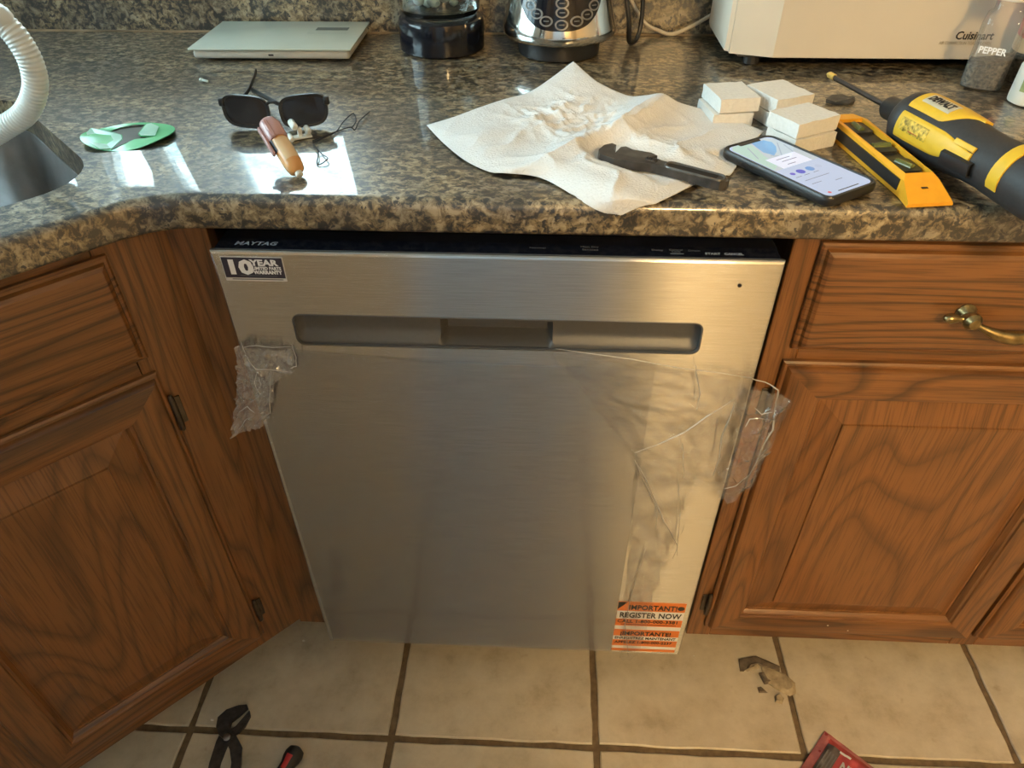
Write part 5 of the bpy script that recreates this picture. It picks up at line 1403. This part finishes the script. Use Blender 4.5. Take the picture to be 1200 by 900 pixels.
for k in range(4):
    pk_patch('grey_stripe', 0.0175+k*0.005, 0.0195+k*0.005, -0.080, -0.034, PRINTDIM, 0.0011, 6)
def pk_text(s, size, x, y, w, bold):
    t0 = text_mb(s, size, (x, y, 0), (1, 0, 0), (0, 1, 0), 0.0002, width=w, bold=bold)
    t0.v = [(p[0], p[1], pk(p[0], p[1], 0.0014)[2]) for p in t0.v]; return t0
obj('lettering', pk_text('NUT', 0.020, 0.044, -0.050, 0.034, 0.0008), PRINTWHITE, rk, label='white lettering')
pk_patch('white_flash', 0.034, 0.052, -0.024, -0.020, PRINTWHITE, 0.0012, 6)

# --- lump of putty broken into pieces
def lump(px, h, mat, label, name='putty_piece', seed=0):
    pts = [at(u, v, z=0.004) for u, v in px]; c_ = sum(pts, Vector())/len(pts)
    q_ = [(p.x-c_.x, p.y-c_.y) for p in pts]; mb = MB()
    jit = lambda k: 0.75+0.5*mnoise.noise((k*1.7, seed, 0.4))
    mb.loft([[(x, y, 0.0) for x, y in q_], [(x, y, h*0.45*jit(k)) for k, (x, y) in enumerate(q_)],
             [(x*0.72, y*0.72, h*jit(k+9)) for k, (x, y) in enumerate(q_)], [(x*0.3, y*0.3, h*0.85*jit(k+20)) for k, (x, y) in enumerate(q_)]])
    o = obj(name, mb, mat, smooth=True, sharp=50); o.location = (c_.x, c_.y, 0.0006)
    tag(o, label, 'putty', 'broken putty on the tiles'); return o
lump([(866, 772), (868, 786), (872, 786), (876, 780), (888, 777), (900, 784), (914, 786), (914, 780), (900, 774), (886, 768)], 0.007, CLAYDK, 'dark curved strip of dirty putty on the tiles', seed=1)
lump([(872, 783), (888, 777), (890, 782), (876, 786)], 0.005, CLAY, 'tan sliver of putty lying in the curved strip', seed=2)
lump([(892, 778), (910, 786), (920, 790), (932, 800), (933, 812), (926, 815), (912, 808), (900, 800), (894, 788)], 0.009, CLAY, 'largest tan lump of putty lying across the grout line', seed=3)
lump([(889, 788), (895, 787), (900, 796), (905, 800), (896, 801)], 0.006, CLAYDK, 'small dark crumb of putty touching the largest lump', seed=4)
lump([(888, 805), (892, 804), (900, 811), (890, 811)], 0.004, CLAYDK, 'small triangular crumb of putty away from the lump', seed=5)
lump([(908, 815), (914, 812), (919, 818), (917, 824), (909, 822)], 0.006, CLAY, 'small squarish crumb of putty below the largest lump', seed=6)
# --- a few white crumbs
def crumb(p, r, label):
    o = obj('crumb', MB().lathe([(r*0.5, 0.0), (r, r*0.5), (r*0.8, r*1.1), (r*0.2, r*1.4)], 8, sx=1.2, sy=0.8), CRUMB, smooth=True)
    o.location = p; tag(o, label, 'crumb', 'white crumbs on the floor')
for (u, v), r, lbl in (((356, 751.5), 0.0024, 'white crumb on the tiles below the filler strip'),
                       ((249, 844), 0.0026, 'white crumb on the tiles beside the pliers'),
                       ((813, 769), 0.0016, 'white crumb on the tiles below the dishwasher corner')):
    p = at(u, v, z=0.0006); crumb((p.x, p.y, 0.0006), r, lbl)

# --- two white paint specks on the right-hand cabinet's door rail
for u, v, r in ((970, 733, 0.0016), (993.5, 739, 0.0012)):
    p = at(u, v, y=YFACE-0.0175)
    obj('paint_speck', MB().lathe([(r, 0.0), (r*0.7, -0.0006), (r*0.2, -0.0008)], 10, axis='y', c=(p.x, p.y, p.z)), CRUMB, rc, smooth=True)
